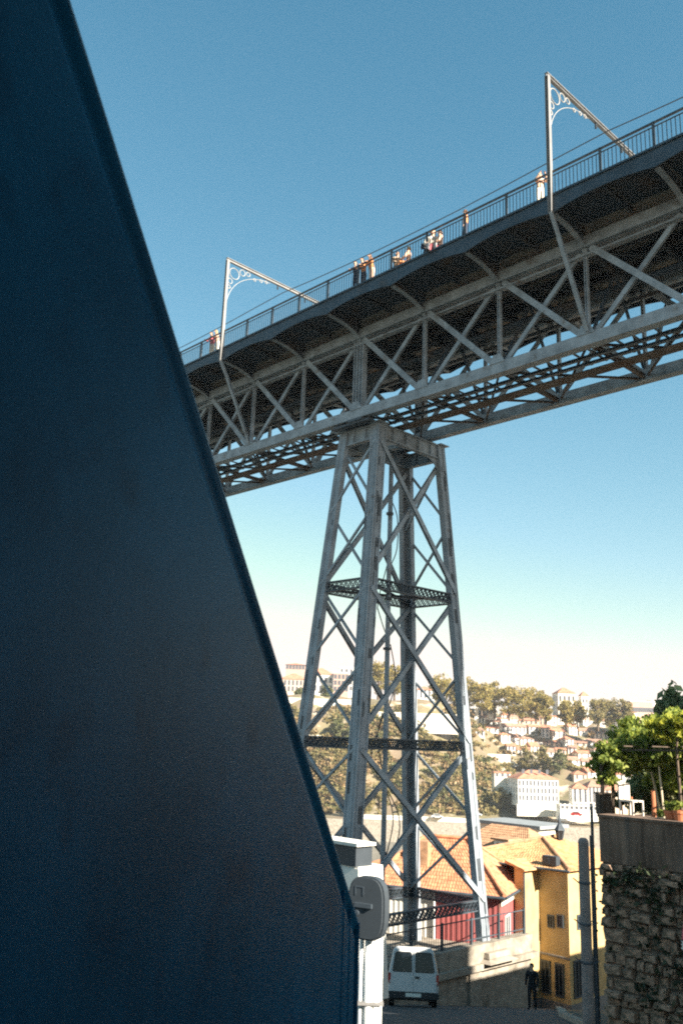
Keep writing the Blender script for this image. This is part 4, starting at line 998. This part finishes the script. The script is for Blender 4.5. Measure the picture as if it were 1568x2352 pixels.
bld('riverside_shed', 'long low cream quay building right of the arcade', 1286,1372,1852,1866,322,6,'w1','w2',roof='flat',cols=8,rows=1,ww=1.0,wh=1.2,cat='shed',sink=3)
bld('riverside_house', 'small white house on the bank left of the large white block', 1135,1172,1776,1790,345,6,'w2','froof',roof='flat',cols=3,rows=1,sink=5)
bld('terrace_wall', 'low cream terrace wall below the scrub, left of the white block', 1150,1200,1752,1759,352,2,'w1','w1',roof='flat',cols=1,rows=0,cat='wall',side=False)
bld('terrace_wall', 'broad cream retaining wall in the middle of the scrubby slope', 1120,1172,1735,1748,360,3,'w2','w1',roof='flat',cols=1,rows=0,cat='wall',side=False)
# hillside rows on the right
GH = 'small houses on the far hillside'
ORD = ['first','second','third','fourth','fifth','sixth','seventh','eighth','ninth','tenth','eleventh','twelfth','thirteenth','fourteenth']
wn_ = {'w1':'white','w2':'cream','w3':'beige','w4':'ochre','w5':'off-white','w6':'reddish'}
rows_ = [('top hillside row under the trees', 1098, 1385, 1664, [14,36,16,20,44,16,22,30,24,30,18]),
         ('second hillside row down', 1092, 1405, 1688, [20,26,60,22,18,34,20,28,40]),
         ('third hillside row down', 1150, 1415, 1712, [22,18,30,20,44,20,26,30,34]),
         ('fourth hillside row down', 1165, 1425, 1735, [18,24,20,28,22,18,30,26,30]),
         ('fifth hillside row, on the right', 1305, 1440, 1762, [26,30,24,34]),
         ('lowest hillside row, on the right', 1318, 1450, 1790, [28,30,34,30])]
for (rn,x0,x1,yb,ws) in rows_:
    tot = sum(ws); gap = max(2,(x1-x0-tot)/max(1,len(ws)-1)); x = x0
    for k,w_ in enumerate(ws):
        dy = random.uniform(-5,6) + (x-x0)*.022
        pb2 = hit(x+w_/2, yb+dy); D = pb2.y; wm = random.choice(['w1','w1','w2','w5','w3','w1','w4']); rm = random.choice(['froof','froof','froof2'])
        ht = random.uniform(9,17)*px2m(D)*(1.25 if w_<26 else 1.0); wM = w_*px2m(D)
        rt_ = random.choice(['hip','gable','gable'])
        far_house('hillside_house', f'{wn_[wm]} {"red" if rm=="froof" else "brown"}-roofed house, {ORD[k]} from left in the {rn}', (pb2.x,pb2.y,pb2.z), wM, random.uniform(5,8), ht, random.uniform(-.35,.3), wm, rm, roof=rt_, rise=random.uniform(1.0,1.9), cols=max(2,int(wM/2.0)), rows=1 if ht<2.6 else 2, ww=.7, wh=1.0, group=GH, z0w=.8)
        x += w_+gap
# hilltop buildings
bld('hilltop_building', 'long pink building with red mansard roof at the left end of the skyline', 640,704,1560,1592,432,14,'w4','froof',rise=3.2,cols=7,rows=2,cat='building',ww=1.1,wh=1.6)
bld('hilltop_building', 'brick red attic storey above the pink hilltop building', 656,700,1527,1541,446,10,'w6','froof',rise=1.2,cols=6,rows=1,cat='building',ww=1.3,wh=1.5,sink=9)
bld('hilltop_building', 'cream hilltop house with shallow red roof between the pier legs', 706,764,1549,1590,436,14,'w1','froof',rise=3.6,cols=5,rows=2,cat='building',ww=1.2,wh=1.7)
bld('hilltop_building', 'brown brick hilltop block with white top floor between the pier legs', 765,800,1546,1592,430,14,'w6','w1',roof='flat',cols=4,rows=3,cat='building',ww=1.3,wh=1.4)
bld('hilltop_building', 'tall pale apartment block behind the brown hilltop block', 778,832,1534,1590,460,14,'w1','w1',roof='flat',cols=5,rows=4,cat='building',ww=1.3,wh=1.5)
bld('hilltop_building', 'pale hilltop houses seen between the back leg and the right leg', 952,1000,1585,1608,424,12,'w1','froof',rise=2.0,cols=5,rows=2,cat='building')
bld('hilltop_building', 'white house under the trees right of the pier', 1106,1140,1620,1645,415,10,'w1','w2',roof='flat',cols=4,rows=2,cat='house')
bld('hilltop_obelisk', 'slim white tower under the trees beside the right pier leg', 1089,1098,1602,1640,410,2.2,'w1','w1',roof='flat',cols=1,rows=0,cat='tower',side=False)
bld('hilltop_building', 'cream hilltop mansion with red roof and lantern above the trees', 1282,1322,1592,1650,440,12,'w2','froof',rise=3.0,cols=4,rows=3,cat='building',ww=1.2,wh=1.6)
bld('hilltop_building', 'small turret with red cap right of the hilltop mansion', 1336,1352,1598,1655,438,5,'w1','froof',rise=2.2,cols=2,rows=3,cat='building')
bld('hilltop_building', 'long dark flat roofed block at the right end of the skyline', 1448,1500,1612,1640,430,12,'w6','w1',roof='flat',cols=8,rows=1,cat='building',ww=1.4,wh=1.4)
bld('hilltop_building', 'white block at the right end of the skyline beside the conifer', 1498,1530,1610,1660,438,12,'w1','w1',roof='flat',cols=4,rows=2,cat='building')
bld('hilltop_building', 'pale house below the dark block on the right skyline', 1418,1462,1636,1668,418,9,'w1','froof',rise=1.6,cols=4,rows=2,cat='building')
pw = bld('promenade_wall', 'long white promenade wall along the top of the cliff', 630,842,1607,1622,412,2,'w1','w2',roof='flat',cols=1,rows=0,cat='wall',side=False)
bld('promenade_wall', 'tall cream retaining wall behind the pier, upper right slope', 845,1068,1640,1672,383,3,'w3','w2',roof='flat',cols=1,rows=0,cat='wall',side=False)
bld('promenade_wall', 'white retaining wall right of the pier under the hilltop trees', 1085,1190,1650,1660,384,3,'w3','froof',roof='flat',cols=1,rows=0,cat='wall',side=False)
bld('terrace_wall', 'pale terrace wall low on the cliff between the pier legs', 690,745,1690,1699,360,2,'w1','w2',roof='flat',cols=1,rows=0,cat='wall',side=False)
bld('quay_building', 'low ochre quay wall and road parapet at the cliff foot', 800,1120,1879,1892,QY+9,2,'w2','w2',roof='flat',cols=1,rows=0,cat='wall',side=False)
# hilltop trees
GT = 'trees along the hilltop'
TL_ = [(868,1506,1598,30),(905,1524,1602,26),(1010,1548,1610,30),(1042,1552,1618,28),(1075,1556,1625,32),(1105,1562,1632,32),(1135,1566,1640,30),(1168,1576,1645,30),(1200,1572,1648,34),(1230,1578,1652,30),(1252,1592,1655,24),(1298,1610,1662,26),(1325,1612,1664,24),(1372,1602,1668,28),(1402,1604,1668,28),(1436,1606,1668,24),(690,1580,1602,15),(748,1576,1604,20),(646,1582,1602,14)]
for k,(x,yt,yb,rw) in enumerate(TL_):
    D = 404 + 6*math.sin(k*2.3); p = at(x,yb,D); top = at(x,yt,D)
    mm = 'leaf_top' if k < 13 else ('leaf_scrub' if k < 16 else 'leaf_dk')
    lab = f'yellow green hilltop tree, {ORD[k]} from the left' if k < 13 else (f'olive hilltop tree on the right, {ORD[k-13]} of three' if k < 16 else ['round dark tree by the promenade, behind the left pier leg','round dark tree by the promenade, right of the left pier leg','round dark tree by the promenade next to the dark wall'][k-16])
    tree('hilltop_tree', lab, (p.x,D,p.z-1.5), top.z-p.z+1.5, rw*px2m(D)*.82, mm, GT, leaf=.62, ncl=44, nlf=60, low=.10)
# scrub on the slope
M['leaf_dry'] = leafm('dry_grass', (.30,.215,.10))
cs = {'leaf_scrub':[], 'leaf_dk':[], 'leaf_dry':[]}
for k in range(2700):
    x = random.uniform(640,1420); y = random.uniform(1625,1868)
    if x > 1090 and y < 1760 and random.random() < .8: continue
    if x > 1175 and y > 1770: continue
    if math.sin(x*.021+y*.013)+math.sin(x*.047-y*.038+2) < -.9: continue
    p = hit(x,y); r = random.uniform(.8,2.8)
    m_ = random.choices(('leaf_dk','leaf_scrub','leaf_dry'),(.14,.46,.40))[0]
    cs[m_].append(clumps((p.x,p.y-r*.3,p.z+r*.3),(r*1.4,r,r*.5),5,18,r*.5))
for m_,c in cs.items():
    o = obj('scrub', leaf_quads(np.concatenate(c),.75), M[m_]); tag(o, {'leaf_scrub':'dry olive scrub covering the far hillside','leaf_dk':'darker green bushes scattered over the far hillside','leaf_dry':'straw coloured dry grass tufts on the far hillside'}[m_], 'scrub', kind='stuff')
for k,(x,yt,yb,rw,lab) in enumerate(((775,1650,1705,17,'pointed green tree on the cliff left of the front pier leg'),(800,1668,1712,13,'smaller green tree touching the front pier leg'),(870,1790,1880,26,'leafy green tree low on the cliff right of the front pier leg'),(835,1800,1880,24,'leafy green tree low on the cliff behind the front pier leg'),(1245,1715,1775,22,'olive tree above the white riverside block'),(1285,1718,1780,20,'dark olive tree above the right end of the white block'),(1205,1716,1770,22,'olive tree above the left end of the white block'),(1140,1800,1862,26,'bare brownish tree left of the white block'),(1170,1810,1865,20,'brownish bush against the left side of the white block'))):
    p = hit(x,yb); top = at(x,yt,p.y)
    tree('hillside_tree', lab, (p.x,p.y,p.z-.5), top.z-p.z+.5, rw*px2m(p.y)*.85, 'leaf_scrub' if k not in (0,1,5) else 'leaf_dk', 'trees on the far slope', leaf=.7, ncl=26, nlf=40, low=.12)
# parked cars on the far quay
for k,(x,y,m_,lab) in enumerate(((1003,1873,'vanw','white car parked on the far quay behind the pier'),(1092,1868,'vanw','pale car parked on the far quay near the right pier leg'),(1322,1868,'redlamp','red car parked on the far quay below the riverside houses'))):
    p = at(x,y,QY+8); t = thing('parked_car', lab, 'car', (p.x,QY+8,p.z-.9), group='cars parked on the far quay')
    b = MB(); prof_c = [(-2,.3),(2,.3),(2.05,.75),(1.3,.85),(.75,1.4),(-.95,1.42),(-1.6,.9),(-2.05,.8)]
    b.prism(prof_c, lambda a,z,k_: Vector((a,-.8+1.6*k_,z))); obj('body', b, M[m_], t, True)
    obj('side_windows', MB().prism([(-1.35,.9),(1.05,.9),(.65,1.33),(-.85,1.33)], lambda a,z,k_: Vector((a,-.82+1.64*k_,z))), M['glass'], t, True)
    for xx in (-1.25,1.25):
        for yv in (-.72,.72): obj('wheel', MB().tube([(xx,yv-.1,.32),(xx,yv+.1,.32)], .32, 10), M['black'], t, True)

# ------------------------------------------------------------------ people
def skin_mesh(joints, edges):
    me = bpy.data.meshes.new('person_skin'); me.from_pydata([j[:3] for j in joints], edges, []); me.update()
    o = bpy.data.objects.new('tmp', me); COL.objects.link(o)
    o.modifiers.new('skin','SKIN'); 
    for i,j in enumerate(joints):
        sv_ = me.skin_vertices[0].data[i]; r = j[3]; sv_.radius = r if isinstance(r,tuple) else (r,r)
    me.skin_vertices[0].data[0].use_root = True
    o.modifiers.new('sub','SUBSURF').levels = 1
    dg = bpy.context.evaluated_depsgraph_get(); ev = bpy.data.meshes.new_from_object(o.evaluated_get(dg))
    bpy.data.objects.remove(o); bpy.data.meshes.remove(me); return ev
def pose(kind):
    """joints (x right, y forward, z up) for a figure 1.72 m tall facing +y"""
    lean = .10 if kind == 'lean' else 0
    if kind == 'sit': hip = .30
    else: hip = .92
    J = {}
    J['pel'] = (0,0,hip,(.15,.11)); J['waist'] = (0,lean*.4,hip+.16,(.135,.10)); J['chest'] = (0,lean,hip+.38,(.165,.115)); J['neckb'] = (0,lean*1.3,hip+.53,.065)
    J['neck'] = (0,lean*1.4+.01,hip+.59,.055); J['head'] = (0,lean*1.5+.025,hip+.69,(.078,.095)); J['crown'] = (0,lean*1.5+.015,hip+.78,(.068,.082))
    for s,n in ((-1,'l'),(1,'r')):
        J['sh'+n] = (s*.19,lean*1.1,hip+.48,.062)
        if kind == 'lean': el,wr,hd = (s*.27,.22,hip+.28),(s*.2,.44,hip+.24),(s*.17,.52,hip+.23)
        elif kind == 'photo': el,wr,hd = (s*.26,.16,hip+.33),(s*.12,.34,hip+.54),(s*.09,.38,hip+.62)
        elif kind == 'sit': el,wr,hd = (s*.27,.10,hip+.22),(s*.18,.30,hip+.12),(s*.15,.38,hip+.10)
        else: el,wr,hd = (s*.245,-.02,hip+.20),(s*.25,.06,hip-.04),(s*.245,.08,hip-.12)
        J['el'+n] = (*el,.045); J['wr'+n] = (*wr,.032); J['hd'+n] = (*hd,(.038,.02))
        J['hip'+n] = (s*.095,0,hip-.05,.095)
        if kind == 'sit': kn,an,to = (s*.13,.42,.34),(s*.12,.44,.06),(s*.13,.56,.03)
        else: kn,an,to = (s*.105,.03+.04*s*(kind=='stand'),.49),(s*.11,-.02+.06*s*(kind=='stand'),.085),(s*.13,.13+.06*s*(kind=='stand'),.035)
        J['kn'+n] = (*kn,.062); J['an'+n] = (*an,.042); J['to'+n] = (*to,(.045,.03))
    names = list(J); E_ = [('pel','waist'),('waist','chest'),('chest','neckb'),('neckb','neck'),('neck','head'),('head','crown')]
    for n in 'lr': E_ += [('chest','sh'+n),('sh'+n,'el'+n),('el'+n,'wr'+n),('wr'+n,'hd'+n),('pel','hip'+n),('hip'+n,'kn'+n),('kn'+n,'an'+n),('an'+n,'to'+n)]
    return J, names, E_
REG = {'pel':'bottom','hip':'bottom','kn':'shin','an':'foot','to':'foot','waist':'top','chest':'top','sh':'arm','el':'fore','wr':'hand','hd':'hand','neckb':'neck','neck':'neck','head':'head','crown':'head'}
PC = {}
def pose_mesh(kind):
    if kind in PC: return PC[kind]
    J,names,E_ = pose(kind); idx = {n:i for i,n in enumerate(names)}
    me = skin_mesh([J[n] for n in names], [(idx[a],idx[b]) for a,b in E_])
    vs = np.array([v.co[:] for v in me.vertices]); nr = np.array([v.normal[:] for v in me.vertices]); fs = [tuple(p.vertices) for p in me.polygons]
    # bones -> region of every face
    bones = []
    for a,b in E_:
        r = {'pel-waist':'top','waist-chest':'top','chest-neckb':'top','neckb-neck':'neck','neck-head':'head','head-crown':'head'}.get(a+'-'+b)
        if r is None: r = {'ch':'top','sh':'arm','el':'fore','wr':'hand','pe':'bottom','hi':'bottom','kn':'shin','an':'foot'}[a[:2]]
        bones.append((np.array(J[a][:3]),np.array(J[b][:3]),r))
    reg = []
    for f in fs:
        c = vs[list(f)].mean(0); best = None
        for A_,B_,r in bones:
            t = np.clip(np.dot(c-A_,B_-A_)/np.dot(B_-A_,B_-A_),0,1); d = np.linalg.norm(c-A_-(B_-A_)*t)
            if best is None or d < best[0]: best = (d,r)
        r = best[1]
        if r == 'top' and c[2] < J['pel'][2]+.05: r = 'bottom'
        reg.append(r)
    PC[kind] = (J,vs,nr,fs,reg); return PC[kind]
def person(label, loc, face, kind='lean', top='c_cream', bottom='c_navy', hair='h_brown', long_hair=False, sleeves='long', group=None, hgt=1.0, held=None):
    J,vs,nr,fs,reg = pose_mesh(kind)
    t = thing('person', label, 'person', tuple(loc), rotz=face, group=group); t.scale = (hgt,)*3
    b = MB(); b.v = vs.tolist(); b.f = list(fs)
    hip = J['pel'][2]; hx,hy,hz_ = J['head'][:3]
    # facial features and fingers are grown onto the same mesh
    b.tube([(hx,hy+.085,hz_+.035),(hx,hy+.115,hz_-.005),(hx,hy+.088,hz_-.015)], [.008,.014,.006], 5)
    for s in (-1,1):
        b.tube([(hx+s*.078,hy+.0,hz_+.03),(hx+s*.094,hy-.008,hz_+.01),(hx+s*.078,hy+.0,hz_-.03)], [.008,.014,.008], 5)
    for n in 'lr':
        w_ = Vector(J['wr'+n][:3]); h_ = Vector(J['hd'+n][:3]); d = (h_-w_).normalized(); sd = d.cross(Vector((0,0,1)))
        sd = sd.normalized() if sd.length > .1 else Vector((1,0,0))
        for k,(o,l) in enumerate(((-.026,.055),(-.009,.066),(.009,.062),(.025,.048))):
            a = h_+sd*o; b.tube([a-d*.01,a+d*l*.6,a+d*l*.9+Vector((0,0,-.02))], [.009,.008,.006], 5)
        s = -1 if n == 'l' else 1
        b.tube([w_+d*.03,w_+d*.05-sd*s*.04,w_+d*.075-sd*s*.05], [.011,.01,.007], 5)
    obj('body', b, M['skin'], t, True, smooth=True)
    def cloth(name, regs, off, m_):
        ff = [f for f,r in zip(fs,reg) if r in regs]
        if not ff: return
        ids = sorted({i for f in ff for i in f}); mp = {i:k for k,i in enumerate(ids)}
        q = MB(); q.v = (vs[ids]+nr[ids]*off).tolist(); q.f = [tuple(mp[i] for i in f) for f in ff]
        o = obj(name, q, M[m_], t, True, smooth=True); so_ = o.modifiers.new('thick','SOLIDIFY'); so_.thickness = .006
    cloth('shirt', {'top','arm','fore'} if sleeves == 'long' else {'top','arm'}, .016, top)
    cloth('trousers', {'bottom','shin'}, .014, bottom)
    cloth('shoes', {'foot'}, .010, 'c_black')
    ht = MB(); ring_n = 10
    for (z,r,oy) in ((.10,.02,-.01),(.085,.062,-.012),(.05,.088,-.016),(.0,.094,-.026),(-.05 if not long_hair else -.20,.082 if not long_hair else .07,-.05)):
        for k in range(ring_n):
            a = 2*math.pi*k/ring_n; y = hy+oy+r*1.12*math.sin(a)
            lim = hy+.055 if z < .06 else 9
            ht.v.append((hx+r*math.cos(a), min(y,lim) if z>=.05 else min(y,hy+.0), hz_+.02+z))
    for i in range(4):
        for k in range(ring_n): ht.f.append((i*ring_n+k,(i+1)*ring_n+k,(i+1)*ring_n+(k+1)%ring_n,i*ring_n+(k+1)%ring_n))
    ht.f.append(tuple(range(ring_n)))
    obj('hair', ht, M[hair], t, True, smooth=True)
    return t
def on_deck(x, v=-DV+.42):      # point on the walkway in picture column x
    lo,hi = UL,UR
    for _ in range(40):
        m_ = (lo+hi)/2; q = BW(m_,v,ZD+.5)
        X,Y,Z = q; Yc = cp*Y+sp*Z; Zc = -sp*Y+cp*Z; Xc = cr*X+sr*Zc
        if 784+FPX*Xc/Yc < x: lo = m_
        else: hi = m_
    return BW(lo,v,ZD)
FV = math.atan2(-V[1],-V[0]) - math.pi/2        # facing outwards over the near railing
GP = 'people on the bridge walkway'
person('person in a red pink top at the railing, left of the far portal mast', on_deck(487), FV+.2,'lean','c_pink','c_cream','h_brown',group=GP)
person('person in pale clothes beside the far portal mast', on_deck(499), FV-.2,'lean','c_peach','c_cream','h_blond',True,group=GP)
person('leftmost of three people at the railing, in dark open jacket', on_deck(817), FV+.4,'lean','c_navy','c_navy','h_dark',group=GP)
person('middle of three people at the railing, orange top and dark trousers', on_deck(835), FV,'lean','c_orange','c_navy','h_dark',group=GP)
person('rightmost of three people at the railing, orange top and pale skirt', on_deck(854), FV-.3,'lean','c_orange','c_peach','h_brown',True,group=GP)
person('person sitting on the walkway in tan clothes, left of the seated pair', on_deck(912), FV+1.2,'sit','c_tan','c_tan','h_brown',group=GP,hgt=1.1)
person('person sitting on the walkway in peach clothes, right of the seated pair', on_deck(938), FV-1.0,'sit','c_peach','c_orange','h_blond',group=GP,hgt=1.1)
person('person in dark clothes crouching at the railing, left of the crouching group', on_deck(980), FV+1.0,'sit','c_navy','c_navy','h_dark',group=GP,hgt=1.1)
person('person in cream top bending at the railing in the crouching group', on_deck(993), FV+.6,'sit','c_cream','c_grey','h_blond',group=GP,hgt=1.35)
person('person in red and peach at the right of the crouching group', on_deck(1010), FV-.6,'sit','c_peach','c_pink','h_brown',group=GP,hgt=1.15)
person('lone person with reddish top standing between two railing posts', on_deck(1068), FV-.9,'stand','c_orange','c_navy','h_brown',group=GP)
person('person in cream taking a photo beside the near portal mast', on_deck(1240), FV+.9,'photo','c_peach','c_cream','h_brown',group=GP)
pp_ = at(1222,2315,40); person('dark clothed person standing in the shaded street by the yellow house', (pp_.x,40.0,gz(40)+.015), 2.6,'stand','c_black','c_black','h_dark')

# ------------------------------------------------------------------ haze over the river
hb = MB().box(-1700,2000,-70,3100,-46,60)
ho = obj('haze', hb, None); tag(ho, 'thin pale summer haze over the river and far hillside', 'haze', kind='stuff')
hm = bpy.data.materials.new('haze'); hm.use_nodes = True; N = hm.node_tree.nodes; N.clear()
vo = N.new('ShaderNodeVolumePrincipled'); vo.inputs['Color'].default_value = (.84,.92,1.0,1); vo.inputs['Density'].default_value = .00017; vo.inputs['Anisotropy'].default_value = 0.0
oo = N.new('ShaderNodeOutputMaterial'); hm.node_tree.links.new(vo.outputs[0], oo.inputs['Volume']); ho.data.materials.append(hm)
